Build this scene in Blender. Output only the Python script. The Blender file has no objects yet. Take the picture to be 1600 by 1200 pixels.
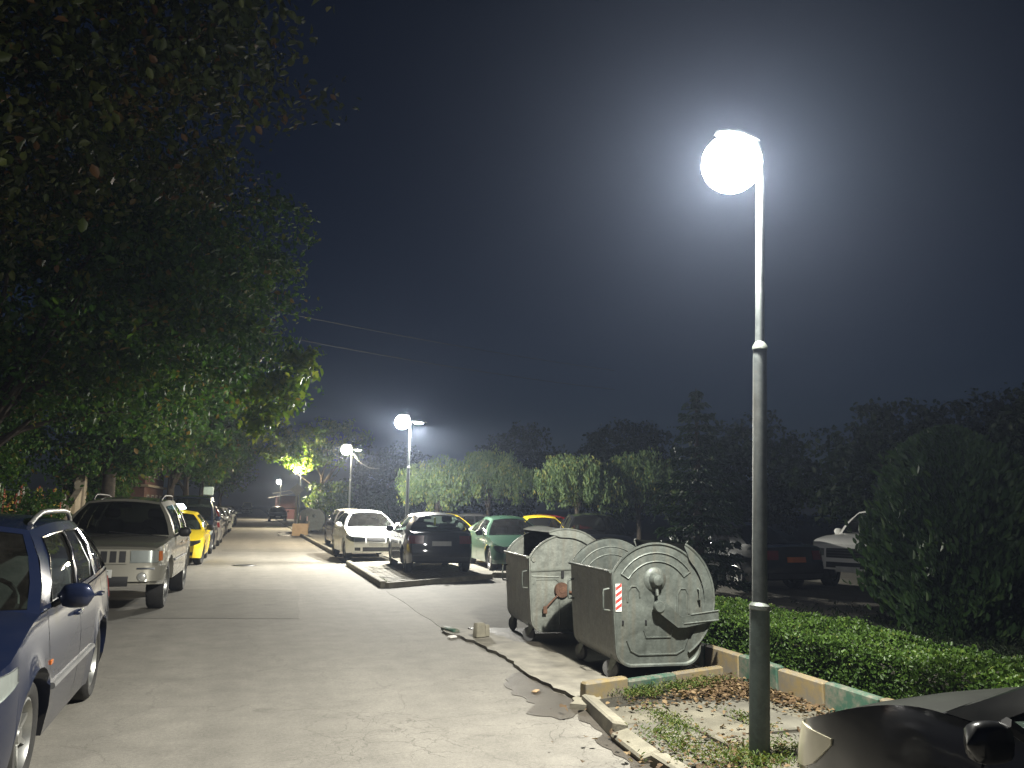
import bpy, bmesh, math, random
import numpy as np
from mathutils import Vector, Matrix

# ------------------------------------------------------------------ camera, sky, exposure
scn = bpy.context.scene
col = scn.collection
PI = math.pi
R = math.radians

CAM_H = 1.65
FPX = 1248.0                      # focal length in pixels of a 1600 px wide frame
YAW, PITCH, ROLL = R(17.642), R(8.838), R(1.0)
F_ = Vector((math.sin(YAW)*math.cos(PITCH), math.cos(YAW)*math.cos(PITCH), math.sin(PITCH)))
R0 = Vector((math.cos(YAW), -math.sin(YAW), 0)); U0 = R0.cross(F_)
RR = R0*math.cos(ROLL)+U0*math.sin(ROLL); UU = U0*math.cos(ROLL)-R0*math.sin(ROLL)
cd = bpy.data.cameras.new('camera'); cam = bpy.data.objects.new('camera', cd); col.objects.link(cam)
m = Matrix(((RR.x, UU.x, -F_.x, 0), (RR.y, UU.y, -F_.y, 0), (RR.z, UU.z, -F_.z, CAM_H), (0, 0, 0, 1)))
cam.matrix_world = m
cd.sensor_width = 36; cd.lens = FPX/1600*36; cd.clip_start = 0.05; cd.clip_end = 3000
scn.camera = cam

world = bpy.data.worlds.new('World'); scn.world = world; world.use_nodes = True
wn = world.node_tree; wn.nodes.clear()
wo = wn.nodes.new('ShaderNodeOutputWorld'); wb = wn.nodes.new('ShaderNodeBackground')
sky = wn.nodes.new('ShaderNodeTexSky'); sky.sky_type = 'NISHITA'; sky.sun_disc = False
sky.sun_elevation = R(24); sky.sun_rotation = R(200); sky.air_density = 1.0; sky.dust_density = 0.3
wt = wn.nodes.new('ShaderNodeMix'); wt.data_type = 'RGBA'; wt.blend_type = 'MULTIPLY'
wt.inputs['Factor'].default_value = 1; wt.inputs[7].default_value = (0.72, 0.84, 1.25, 1)
wn.links.new(sky.outputs[0], wt.inputs[6]); wn.links.new(wt.outputs[2], wb.inputs[0]); wn.links.new(wb.outputs[0], wo.inputs[0])
wb.inputs[1].default_value = 0.0026

vs = scn.view_settings
scn.display_settings.display_device = 'sRGB'
vs.view_transform = 'Standard'; vs.look = 'None'; vs.gamma = 1.0; vs.exposure = 0.0; vs.use_curve_mapping = False
cy = scn.cycles
cy.max_bounces = 6; cy.diffuse_bounces = 3; cy.glossy_bounces = 3; cy.transmission_bounces = 4
cy.transparent_max_bounces = 12; cy.volume_bounces = 0; cy.caustics_reflective = False; cy.caustics_refractive = False
cy.sample_clamp_indirect = 4.0; cy.use_denoising = True; cy.use_light_tree = True
LAMP_POWER = 2900.0

# ------------------------------------------------------------------ helpers
def tag(o, label=None, cat=None, group=None, kind=None):
    if label: o['label'] = label
    if cat: o['category'] = cat
    if group: o['group'] = group
    if kind: o['kind'] = kind
    return o

def empty(name, loc=(0, 0, 0), rz=0.0, label=None, cat=None, group=None):
    o = bpy.data.objects.new(name, None); col.objects.link(o)
    o.location = loc; o.rotation_euler = (0, 0, rz); o.empty_display_size = 0.2
    return tag(o, label, cat, group)

def link_mesh(name, me, parent=None, loc=None, rot=None):
    o = bpy.data.objects.new(name, me); col.objects.link(o)
    if parent is not None: o.parent = parent
    if loc is not None: o.location = loc
    if rot is not None: o.rotation_euler = rot
    return o

class MB:
    def __init__(s): s.v = []; s.f = []; s.k = {}
    def p(s, co, key=None):
        if key is not None and key in s.k: return s.k[key]
        s.v.append(tuple(co)); i = len(s.v)-1
        if key is not None: s.k[key] = i
        return i
    def face(s, *idx): s.f.append(tuple(idx))
    def quad(s, a, b, c, d):
        n = len(s.v); s.v += [tuple(a), tuple(b), tuple(c), tuple(d)]; s.f.append((n, n+1, n+2, n+3))
    def box(s, c, d, rz=0.0, taper=1.0, bev=0.0, M=None):
        x, y, z = d[0]/2, d[1]/2, d[2]/2
        n = len(s.v); cr, sr = math.cos(rz), math.sin(rz)
        if bev <= 0:
            pts = [(-x, -y, -z), (x, -y, -z), (x, y, -z), (-x, y, -z), (-x*taper, -y*taper, z), (x*taper, -y*taper, z), (x*taper, y*taper, z), (-x*taper, y*taper, z)]
            fs = [(3, 2, 1, 0), (4, 5, 6, 7), (0, 1, 5, 4), (1, 2, 6, 5), (2, 3, 7, 6), (3, 0, 4, 7)]
        else:
            b = min(bev, x*.95, y*.95, z*.95); pts = []; fs = []
            rings = [(-z, b), (-z+b, 0), (z-b, 0), (z, b)]
            for (zz, ins) in rings:
                X, Y = x-ins, y-ins
                t = taper if zz > 0 else 1.0
                X *= t; Y *= t
                c_ = b*0.6 if ins == 0 else b*0.3
                pts += [(-X+c_, -Y, zz), (X-c_, -Y, zz), (X, -Y+c_, zz), (X, Y-c_, zz), (X-c_, Y, zz), (-X+c_, Y, zz), (-X, Y-c_, zz), (-X, -Y+c_, zz)]
            for k in range(3):
                for i in range(8):
                    j = (i+1) % 8; fs.append((k*8+i, k*8+j, k*8+8+j, k*8+8+i))
            fs.append(tuple(range(7, -1, -1))); fs.append(tuple(range(24, 32)))
        for q in pts:
            qx, qy = q[0]*cr-q[1]*sr, q[0]*sr+q[1]*cr
            w = Vector((qx+c[0], qy+c[1], q[2]+c[2]))
            if M is not None: w = M @ w
            s.v.append(tuple(w))
        s.f += [tuple(i+n for i in f) for f in fs]
        return s
    def tube(s, pts, r, seg=8, cap=True):
        pts = [Vector(p) for p in pts]; n0 = len(s.v)
        rs = r if isinstance(r, (list, tuple)) else [r]*len(pts)
        ref = None
        for i, p in enumerate(pts):
            t = (pts[min(i+1, len(pts)-1)]-pts[max(i-1, 0)]).normalized()
            if ref is None:
                ref = t.orthogonal().normalized()
            ref = (ref-t*ref.dot(t)).normalized(); b = t.cross(ref)
            for k in range(seg):
                a = 2*PI*k/seg; s.v.append(tuple(p+(ref*math.cos(a)+b*math.sin(a))*rs[i]))
        for i in range(len(pts)-1):
            for k in range(seg):
                j = (k+1) % seg; a = n0+i*seg
                s.f.append((a+k, a+j, a+seg+j, a+seg+k))
        if cap:
            s.f.append(tuple(n0+k for k in range(seg-1, -1, -1))); a = n0+(len(pts)-1)*seg
            s.f.append(tuple(a+k for k in range(seg)))
        return s
    def lathe(s, prof, seg=24, axis='z', c=(0, 0, 0)):
        n0 = len(s.v)
        for (r, h) in prof:
            for k in range(seg):
                a = 2*PI*k/seg; u, v = r*math.cos(a), r*math.sin(a)
                if axis == 'z': q = (u, v, h)
                elif axis == 'x': q = (h, u, v)
                else: q = (u, -h, v)
                s.v.append((q[0]+c[0], q[1]+c[1], q[2]+c[2]))
        for i in range(len(prof)-1):
            for k in range(seg):
                j = (k+1) % seg; a = n0+i*seg; s.f.append((a+k, a+j, a+seg+j, a+seg+k))
        return s
    def prism(s, pts, z0, z1, top=True):
        n = len(s.v); k = len(pts)
        s.v += [(p[0], p[1], z0) for p in pts]+[(p[0], p[1], z1) for p in pts]
        for i in range(k):
            j = (i+1) % k; s.f.append((n+i, n+j, n+k+j, n+k+i))
        s.f.append(tuple(n+k+i for i in range(k))); s.f.append(tuple(n+i for i in range(k-1, -1, -1)))
        return s
    def mesh(s, name, mat, smooth=None):
        me = bpy.data.meshes.new(name); me.from_pydata(s.v, [], s.f)
        if mat is not None: me.materials.append(mat)
        me.validate(); me.update()
        if smooth is not None:
            bm = bmesh.new(); bm.from_mesh(me); bmesh.ops.recalc_face_normals(bm, faces=bm.faces); bm.to_mesh(me); bm.free()
            for p in me.polygons: p.use_smooth = True
            me.set_sharp_from_angle(angle=R(smooth))
        return me
    def build(s, name, mat, parent=None, smooth=None, loc=None, rot=None):
        return link_mesh(name, s.mesh(name, mat, smooth), parent, loc, rot)

def pchip(pts):
    xs = [p[0] for p in pts]; ys = [p[1] for p in pts]; n = len(xs)
    if n == 1: return lambda x: ys[0]
    d = [(ys[i+1]-ys[i])/(xs[i+1]-xs[i]) for i in range(n-1)]; mt = [0.0]*n
    mt[0], mt[-1] = d[0], d[-1]
    for i in range(1, n-1): mt[i] = 0 if d[i-1]*d[i] <= 0 else 2*d[i-1]*d[i]/(d[i-1]+d[i])
    def g(x):
        if x <= xs[0]: return ys[0]
        if x >= xs[-1]: return ys[-1]
        i = 0
        while x > xs[i+1]: i += 1
        h = xs[i+1]-xs[i]; t = (x-xs[i])/h
        return (2*t**3-3*t*t+1)*ys[i]+(t**3-2*t*t+t)*h*mt[i]+(-2*t**3+3*t*t)*ys[i+1]+(t**3-t*t)*h*mt[i+1]
    return g

# ------------------------------------------------------------------ materials
def newmat(name):
    m = bpy.data.materials.new(name); m.use_nodes = True; nt = m.node_tree
    return m, nt, nt.nodes['Principled BSDF']
def N(nt, t, **kw):
    n = nt.nodes.new(t)
    for k, v in kw.items(): setattr(n, k, v)
    return n
def noise_tex(nt, scale, detail=6, rough=.6, coord='Object', dist=0.0):
    tc = N(nt, 'ShaderNodeTexCoord'); n = N(nt, 'ShaderNodeTexNoise')
    n.inputs['Scale'].default_value = scale; n.inputs['Detail'].default_value = detail; n.inputs['Roughness'].default_value = rough
    n.inputs['Distortion'].default_value = dist
    nt.links.new(tc.outputs[coord], n.inputs['Vector']); return n
def ramp(nt, src, stops):
    r = N(nt, 'ShaderNodeValToRGB'); e = r.color_ramp.elements
    while len(e) < len(stops): e.new(0.5)
    for i, (p, c) in enumerate(stops):
        e[i].position = p; e[i].color = (c, c, c, 1) if isinstance(c, (int, float)) else (c[0], c[1], c[2], 1)
    nt.links.new(src, r.inputs[0]); return r
def mixc(nt, fac, a, b, mode='MIX'):
    x = N(nt, 'ShaderNodeMix', data_type='RGBA', blend_type=mode)
    for s, i in ((fac, 0), (a, 6), (b, 7)):
        if hasattr(s, 'is_linked') or hasattr(s, 'links'): nt.links.new(s, x.inputs[i])
        elif isinstance(s, (int, float)): x.inputs[i].default_value = s
        else: x.inputs[i].default_value = (s[0], s[1], s[2], 1)
    return x.outputs[2]
def bump(nt, b, h, strength=.3, dist=.01):
    n = N(nt, 'ShaderNodeBump'); n.inputs['Strength'].default_value = strength; n.inputs['Distance'].default_value = dist
    nt.links.new(h, n.inputs['Height']); nt.links.new(n.outputs[0], b.inputs['Normal'])

def simple(name, c, rough=.6, metal=0., var=.25, scale=6., bmp=0., bscale=60., spec=.5, coat=0.):
    m, nt, b = newmat(name)
    n = noise_tex(nt, scale); lo = tuple(x*(1-var) for x in c); hi = tuple(min(1, x*(1+var*.6)) for x in c)
    r = ramp(nt, n.outputs[0], [(.3, lo), (.7, hi)]); nt.links.new(r.outputs[0], b.inputs['Base Color'])
    b.inputs['Roughness'].default_value = rough; b.inputs['Metallic'].default_value = metal
    b.inputs['Specular IOR Level'].default_value = spec; b.inputs['Coat Weight'].default_value = coat
    if bmp:
        n2 = noise_tex(nt, bscale); bump(nt, b, n2.outputs[0], bmp)
    return m
def paint(name, c, metal=.35, rough=.35, dust=.12):
    m, nt, b = newmat(name)
    n = noise_tex(nt, 3.0, 8, .7); r = ramp(nt, n.outputs[0], [(.42, 0.0), (.75, dust)])
    cc = mixc(nt, r.outputs[0], c, (.22, .2, .17)); nt.links.new(cc, b.inputs['Base Color'])
    b.inputs['Metallic'].default_value = metal; b.inputs['Roughness'].default_value = rough
    b.inputs['Coat Weight'].default_value = .9; b.inputs['Specular IOR Level'].default_value = .12
    n2 = noise_tex(nt, 9.0, 6, .7); r2 = ramp(nt, n2.outputs[0], [(.3, .03), (.8, .10)]); nt.links.new(r2.outputs[0], b.inputs['Coat Roughness'])
    return m
def emit(name, c, s):
    m, nt, b = newmat(name); b.inputs['Base Color'].default_value = (.8, .8, .8, 1)
    b.inputs['Emission Color'].default_value = (*c, 1); b.inputs['Emission Strength'].default_value = s; return m
def glass_mat(name, tint=(.35, .42, .38), rough=.02):
    m = bpy.data.materials.new(name); m.use_nodes = True; nt = m.node_tree; nt.nodes.clear()
    o = N(nt, 'ShaderNodeOutputMaterial'); t = N(nt, 'ShaderNodeBsdfTransparent'); t.inputs[0].default_value = (*tint, 1)
    g = N(nt, 'ShaderNodeBsdfGlossy'); g.inputs['Roughness'].default_value = rough; g.inputs[0].default_value = (.95, .97, .97, 1)
    fr = N(nt, 'ShaderNodeFresnel'); fr.inputs[0].default_value = 1.5
    d = N(nt, 'ShaderNodeBsdfDiffuse'); d.inputs[0].default_value = (.2, .19, .17, 1)
    n = noise_tex(nt, 5, 8, .7); r = ramp(nt, n.outputs[0], [(.4, .02), (.8, .07)])
    mx = N(nt, 'ShaderNodeMixShader'); nt.links.new(fr.outputs[0], mx.inputs[0]); nt.links.new(t.outputs[0], mx.inputs[1]); nt.links.new(g.outputs[0], mx.inputs[2])
    m2 = N(nt, 'ShaderNodeMixShader'); nt.links.new(r.outputs[0], m2.inputs[0]); nt.links.new(mx.outputs[0], m2.inputs[1]); nt.links.new(d.outputs[0], m2.inputs[2])
    nt.links.new(m2.outputs[0], o.inputs[0]); return m
def leaf_mat(name, stops, trans=.35, rough=.5, spec=.2):
    m = bpy.data.materials.new(name); m.use_nodes = True; nt = m.node_tree; b = nt.nodes['Principled BSDF']; o = nt.nodes['Material Output']
    at = N(nt, 'ShaderNodeAttribute'); at.attribute_name = 'tint'
    r = ramp(nt, at.outputs['Fac'], stops); nt.links.new(r.outputs[0], b.inputs['Base Color'])
    b.inputs['Roughness'].default_value = rough; b.inputs['Specular IOR Level'].default_value = spec
    t = N(nt, 'ShaderNodeBsdfTranslucent'); bright = mixc(nt, 1.0, r.outputs[0], (1.5, 1.6, .9), 'MULTIPLY'); nt.links.new(bright, t.inputs[0])
    mx = N(nt, 'ShaderNodeMixShader'); mx.inputs[0].default_value = trans
    nt.links.new(b.outputs[0], mx.inputs[1]); nt.links.new(t.outputs[0], mx.inputs[2]); nt.links.new(mx.outputs[0], o.inputs[0]); return m

M = {}
def asphalt(name, base, crack=1.0, dark=.8):
    m, nt, b = newmat(name)
    tc = N(nt, 'ShaderNodeTexCoord')
    big = noise_tex(nt, .35, 8, .65); mid = noise_tex(nt, 3.0, 8, .7); fine = noise_tex(nt, 140, 3, .8)
    c1 = ramp(nt, big.outputs[0], [(.3, tuple(x*dark for x in base)), (.7, tuple(x*1.12 for x in base))])
    c2 = ramp(nt, mid.outputs[0], [(.3, .78), (.7, 1.12)]); c3 = ramp(nt, fine.outputs[0], [(.25, .62), (.75, 1.3)])
    c = mixc(nt, 1.0, c1.outputs[0], c2.outputs[0], 'MULTIPLY'); c = mixc(nt, 1.0, c, c3.outputs[0], 'MULTIPLY')
    mpb = N(nt, 'ShaderNodeMapping'); mpb.inputs['Scale'].default_value = (1.3, .05, 1); nt.links.new(tc.outputs['Object'], mpb.inputs[0])
    tb = N(nt, 'ShaderNodeTexNoise'); tb.inputs['Scale'].default_value = 1.0; tb.inputs['Detail'].default_value = 4; nt.links.new(mpb.outputs[0], tb.inputs['Vector'])
    tr = ramp(nt, tb.outputs[0], [(.35, .84), (.65, 1.08)]); c = mixc(nt, 1.0, c, tr.outputs[0], 'MULTIPLY')
    grit = noise_tex(nt, 38, 5, .85); gr_ = ramp(nt, grit.outputs[0], [(.3, .72), (.7, 1.24)]); c = mixc(nt, 1.0, c, gr_.outputs[0], 'MULTIPLY')
    oil = noise_tex(nt, 1.1, 5, .6); orr = ramp(nt, oil.outputs[0], [(.61, 0), (.72, .4)]); c = mixc(nt, orr.outputs[0], c, (.06, .055, .048))
    # crack network, only where a broad mask lets it through
    dn = noise_tex(nt, 2.2, 4, .6); add = N(nt, 'ShaderNodeVectorMath', operation='SCALE'); add.inputs[3].default_value = .5
    nt.links.new(dn.outputs['Color'], add.inputs[0]); ad2 = N(nt, 'ShaderNodeVectorMath', operation='ADD')
    nt.links.new(tc.outputs['Object'], ad2.inputs[0]); nt.links.new(add.outputs[0], ad2.inputs[1])
    vo = N(nt, 'ShaderNodeTexVoronoi', feature='DISTANCE_TO_EDGE'); vo.inputs['Scale'].default_value = 3.4; nt.links.new(ad2.outputs[0], vo.inputs['Vector'])
    ln = ramp(nt, vo.outputs['Distance'], [(.0, 1.0), (.022, 0.0)])
    vo2 = N(nt, 'ShaderNodeTexVoronoi', feature='DISTANCE_TO_EDGE'); vo2.inputs['Scale'].default_value = .55; nt.links.new(ad2.outputs[0], vo2.inputs['Vector'])
    ln2 = ramp(nt, vo2.outputs['Distance'], [(.0, .8), (.006, 0.0)])
    sx = N(nt, 'ShaderNodeSeparateXYZ'); nt.links.new(tc.outputs['Object'], sx.inputs[0])
    rx = ramp(nt, sx.outputs[0], [(.0, .0), (.9, 1.0)])
    ry = N(nt, 'ShaderNodeMapRange'); ry.inputs[1].default_value = 10; ry.inputs[2].default_value = 6; nt.links.new(sx.outputs[1], ry.inputs[0])
    mk = N(nt, 'ShaderNodeMath', operation='MULTIPLY'); nt.links.new(rx.outputs[0], mk.inputs[0]); nt.links.new(ry.outputs[0], mk.inputs[1])
    mn = noise_tex(nt, .9, 4, .6); mr = ramp(nt, mn.outputs[0], [(.42, 0), (.55, 1)])
    mk2 = N(nt, 'ShaderNodeMath', operation='MULTIPLY'); nt.links.new(mk.outputs[0], mk2.inputs[0]); nt.links.new(mr.outputs[0], mk2.inputs[1])
    cr = N(nt, 'ShaderNodeMath', operation='MULTIPLY'); nt.links.new(ln.outputs[0], cr.inputs[0]); nt.links.new(mk2.outputs[0], cr.inputs[1])
    cm = N(nt, 'ShaderNodeMath', operation='MAXIMUM'); nt.links.new(cr.outputs[0], cm.inputs[0])
    l2 = N(nt, 'ShaderNodeMath', operation='MULTIPLY'); nt.links.new(ln2.outputs[0], l2.inputs[0]); l2.inputs[1].default_value = .55*crack
    nt.links.new(l2.outputs[0], cm.inputs[1])
    cf = N(nt, 'ShaderNodeMath', operation='MULTIPLY'); nt.links.new(cm.outputs[0], cf.inputs[0]); cf.inputs[1].default_value = .6*crack
    c = mixc(nt, cf.outputs[0], c, (.035, .03, .024)); nt.links.new(c, b.inputs['Base Color'])
    b.inputs['Roughness'].default_value = .82; b.inputs['Specular IOR Level'].default_value = .35
    hs = N(nt, 'ShaderNodeMath', operation='SUBTRACT'); nt.links.new(fine.outputs[0], hs.inputs[0]); nt.links.new(cm.outputs[0], hs.inputs[1])
    bump(nt, b, hs.outputs[0], .45, .006); return m
M['road'] = asphalt('worn_asphalt', (.195, .183, .158), dark=.9)
M['yard'] = asphalt('yard_asphalt', (.15, .14, .115), .8)
M['patch'] = asphalt('patched_asphalt', (.17, .16, .135), .5)
M['soil'] = simple('dark_soil', (.03, .027, .018), .95, var=.5, scale=3, bmp=.6, bscale=18)
M['lawn'] = simple('lawn_soil', (.022, .03, .012), .95, var=.5, scale=4, bmp=.6, bscale=30)
M['concrete'] = simple('dirty_concrete', (.2, .185, .15), .85, var=.4, scale=4, bmp=.35, bscale=50)
M['concrete2'] = simple('old_paving', (.115, .108, .085), .85, var=.45, scale=2.2, bmp=.3, bscale=70)
M['paver'] = simple('paving_slab', (.125, .115, .085), .85, var=.45, scale=2.6, bmp=.3, bscale=60)
M['cap'] = simple('kerb_stone', (.19, .175, .13), .85, var=.35, scale=5, bmp=.4, bscale=40)
M['wet'] = simple('wet_asphalt', (.055, .047, .036), .5, var=.3, scale=4, bmp=.4, bscale=140)
def peeled(name, c, under=(.25, .22, .17), lo=.5, hi=.6):
    m, nt, b = newmat(name); n = noise_tex(nt, 9, 8, .7); r = ramp(nt, n.outputs[0], [(lo, 0), (hi, 1)])
    n2 = noise_tex(nt, 2.5, 5, .6); v = ramp(nt, n2.outputs[0], [(.3, .7), (.7, 1.1)])
    c_ = mixc(nt, r.outputs[0], c, under); c_ = mixc(nt, 1.0, c_, v.outputs[0], 'MULTIPLY'); nt.links.new(c_, b.inputs['Base Color'])
    b.inputs['Roughness'].default_value = .75; bump(nt, b, n.outputs[0], .3, .01); return m
M['yellow_kerb'] = peeled('worn_yellow_paint', (.25, .185, .075), (.17, .15, .115), .36, .6)
M['green_kerb'] = peeled('worn_green_paint', (.03, .09, .058), (.16, .15, .115), .42, .62)
def galvanised(name, rust=.0, base=(.4, .44, .4), dent=.28):
    m, nt, b = newmat(name)
    tc = N(nt, 'ShaderNodeTexCoord'); vo = N(nt, 'ShaderNodeTexVoronoi'); vo.inputs['Scale'].default_value = 45; nt.links.new(tc.outputs['Object'], vo.inputs['Vector'])
    sp = ramp(nt, vo.outputs['Color'], [(0, .86), (1, 1.1)])
    n = noise_tex(nt, 4, 9, .72, dist=.6); dirt = ramp(nt, n.outputs[0], [(.35, .62), (.68, 1.12)])
    c = mixc(nt, 1.0, base, sp.outputs[0], 'MULTIPLY'); c = mixc(nt, 1.0, c, dirt.outputs[0], 'MULTIPLY')
    mp = N(nt, 'ShaderNodeMapping'); mp.inputs['Scale'].default_value = (14, 14, .9); nt.links.new(tc.outputs['Object'], mp.inputs[0])
    st = N(nt, 'ShaderNodeTexNoise'); st.inputs['Scale'].default_value = 1.0; st.inputs['Detail'].default_value = 5; nt.links.new(mp.outputs[0], st.inputs['Vector'])
    sr = ramp(nt, st.outputs[0], [(.5, 0), (.8, .45+rust)]); c = mixc(nt, sr.outputs[0], c, (.2, .16, .11))
    n3 = noise_tex(nt, 7, 8, .7); rr = ramp(nt, n3.outputs[0], [(.62-rust*.2, 0), (.72, .3+rust)]); c = mixc(nt, rr.outputs[0], c, (.17, .085, .04))
    nt.links.new(c, b.inputs['Base Color']); b.inputs['Metallic'].default_value = .45
    rg = ramp(nt, n.outputs[0], [(.3, .42), (.7, .66)]); nt.links.new(rg.outputs[0], b.inputs['Roughness'])
    n4 = noise_tex(nt, 4, 4, .55); bump(nt, b, n4.outputs[0], dent, .05); return m
M['galv'] = galvanised('galvanised_steel', -.15, (.125, .14, .125))
M['galv_old'] = galvanised('weathered_galvanised_steel', -.02, (.23, .245, .215))
M['bin_dark'] = galvanised('grimy_container_panel', -.12, (.29, .295, .285))
M['post'] = galvanised('lamp_post_steel', -.12, (.115, .13, .13), .03)
M['post_low'] = galvanised('painted_post_steel', .0, (.11, .14, .13), .04)
M['rust'] = simple('rust', (.12, .06, .035), .8, .1, .5, 14, .3)
M['black'] = simple('black_plastic', (.012, .012, .013), .5, var=.3)
M['dark'] = simple('dark_trim', (.02, .02, .022), .55, var=.3)
M['rubber'] = simple('tyre_rubber', (.022, .021, .02), .8, var=.4, scale=12, bmp=.3)
M['rim'] = simple('alloy', (.42, .42, .4), .38, .85, .3, 8)
M['steelrim'] = simple('dark_rim', (.1, .1, .1), .5, .6, .3, 8)
M['chrome'] = simple('chrome', (.6, .6, .6), .15, 1.0, .1)
M['plastic_grey'] = simple('grey_plastic', (.12, .12, .12), .55)
M['interior'] = simple('car_interior', (.035, .035, .036), .85, var=.3)
M['seat'] = simple('seat_fabric', (.06, .06, .062), .9, var=.3)
M['glass'] = glass_mat('car_glass', (.5, .58, .53))
M['tint'] = glass_mat('dark_car_glass', (.12, .15, .14))
M['clear'] = glass_mat('lamp_glass', (.75, .78, .78), .08)
M['lamp_white'] = simple('lamp_reflector', (.72, .72, .68), .25, .6, .1)
M['lamp_cream'] = simple('indicator_lens', (.66, .62, .45), .3, 0, .12, 6, coat=.6)
M['amber'] = simple('amber_lens', (.5, .13, .02), .25, coat=.8)
M['red_lamp'] = simple('red_lens', (.14, .008, .007), .2, coat=.9)
M['plate'] = simple('plate_white', (.55, .55, .52), .5, var=.15)
M['plate_orange'] = simple('plate_orange', (.45, .12, .025), .5, var=.15)
M['plate_text'] = simple('plate_ink', (.015, .015, .015), .5)
M['taxi_sign'] = emit('taxi_sign_lit', (.72, .85, 1.0), 9.0)
M['sign_off'] = simple('roof_sign_plastic', (.5, .6, .52), .5, var=.15)
M['lens'] = emit('lamp_lens_lit', (1.0, .985, .95), 260.0)
M['lens_warm'] = emit('lamp_lens_lit_warm', (1.0, .9, .72), 200.0)
def bloom(name, c, st):
    m = bpy.data.materials.new(name); m.use_nodes = True; nt = m.node_tree; nt.nodes.clear()
    o = N(nt, 'ShaderNodeOutputMaterial'); t = N(nt, 'ShaderNodeBsdfTransparent'); e = N(nt, 'ShaderNodeEmission'); a = N(nt, 'ShaderNodeAddShader')
    e.inputs[0].default_value = (*c, 1); e.inputs[1].default_value = st
    nt.links.new(t.outputs[0], a.inputs[0]); nt.links.new(e.outputs[0], a.inputs[1]); nt.links.new(a.outputs[0], o.inputs[0]); return m
M['bloom'] = bloom('lens_bloom_ball', (1.0, .985, .95), 130.0); M['bloom_warm'] = bloom('lens_bloom_ball_warm', (1.0, .9, .72), 100.0)  # glowing see-through shell, added where the lens blooms around a lamp
M['bark'] = simple('bark', (.06, .048, .035), .95, var=.5, scale=9, bmp=.9, bscale=25)
M['wood'] = simple('old_wood', (.3, .22, .13), .8, var=.3, scale=8, bmp=.3)
M['cardboard'] = simple('cardboard', (.33, .23, .13), .85, var=.2)
M['red_paint'] = simple('red_painted_steel', (.1, .03, .025), .6, var=.3)
M['awning'] = simple('white_canvas', (.7, .68, .64), .8, var=.15)
M['brick'] = simple('dark_red_render', (.13, .065, .05), .85, var=.3, scale=2, bmp=.3)
M['beige'] = simple('beige_render', (.4, .34, .25), .85, var=.3, scale=3, bmp=.25)
M['picket_yellow'] = peeled('yellow_board', (.55, .36, .05), lo=.62, hi=.7)
M['picket_red'] = peeled('red_board', (.36, .07, .03), lo=.62, hi=.7)
M['picket_white'] = peeled('white_board', (.45, .43, .38), lo=.6, hi=.7)
M['picket_green'] = peeled('green_board', (.1, .17, .07), lo=.6, hi=.7)
M['rail_grey'] = simple('grey_handrail', (.2, .2, .18), .7)
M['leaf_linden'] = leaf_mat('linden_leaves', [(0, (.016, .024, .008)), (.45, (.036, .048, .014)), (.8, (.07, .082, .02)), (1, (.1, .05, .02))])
M['leaf_left'] = leaf_mat('roadside_leaves', [(0, (.022, .055, .014)), (.5, (.045, .1, .022)), (.85, (.1, .17, .03)), (1, (.17, .11, .03))])
M['leaf_acacia'] = leaf_mat('acacia_leaves', [(0, (.07, .115, .05)), (.5, (.115, .17, .07)), (.85, (.18, .23, .085)), (1, (.26, .24, .06))])
M['leaf_lit'] = leaf_mat('lamp_lit_leaves', [(0, (.06, .11, .02)), (.5, (.12, .18, .03)), (1, (.26, .28, .05))], .5)  # lamp light put into the leaf colour, lighter than the other foliage
M['leaf_conifer'] = leaf_mat('conifer_needles', [(0, (.014, .03, .018)), (.6, (.028, .05, .028)), (1, (.045, .07, .035))], .1)
M['leaf_thuja'] = leaf_mat('thuja_scales', [(0, (.018, .04, .014)), (.6, (.03, .06, .02)), (1, (.05, .085, .025))], .15)
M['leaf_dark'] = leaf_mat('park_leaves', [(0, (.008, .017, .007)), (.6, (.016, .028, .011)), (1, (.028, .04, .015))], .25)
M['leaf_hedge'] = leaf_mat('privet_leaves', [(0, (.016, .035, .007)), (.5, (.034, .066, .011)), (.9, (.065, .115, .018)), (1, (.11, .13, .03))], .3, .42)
M['leaf_dead'] = leaf_mat('dead_leaves', [(0, (.045, .03, .018)), (.6, (.11, .07, .036)), (1, (.21, .15, .08))], .15, .7)
M['grass'] = leaf_mat('weed_blades', [(0, (.04, .07, .012)), (.6, (.08, .12, .02)), (1, (.16, .15, .05))], .25)

# ------------------------------------------------------------------ the setting
def sheet(name, pts, z, mat, kind='structure', skirt=.1):
    mb = MB(); mb.prism(pts, z-skirt, z); o = mb.build(name, mat); tag(o, kind=kind); return o
def rect(x0, x1, y0, y1): return [(x0, y0), (x1, y0), (x1, y1), (x0, y1)]
def rough_line(pts, amp, step, seed, closed=True):
    rnd = random.Random(seed); out = []
    n = len(pts)
    for i in range(n if closed else n-1):
        a, b = Vector(pts[i]), Vector(pts[(i+1) % n]); d = b-a; k = max(1, int(d.length/step)); nn = Vector((-d.y, d.x)).normalized()
        for j in range(k):
            p = a+d*(j/k)
            if j: p = p+nn*rnd.uniform(-amp, amp)
            out.append((p.x, p.y))
    return out

sheet('ground', rect(-500, 500, -100, 700), -.03, M['soil'], skirt=.5)
sheet('road', rough_line([(-3.3, -12), (2.78, -12), (2.80, 11.0), (2.62, 23), (2.75, 45), (2.4, 90), (2.2, 260), (-3.3, 260)], .02, .35, 4), 0.0, M['road'], skirt=.02)
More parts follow.
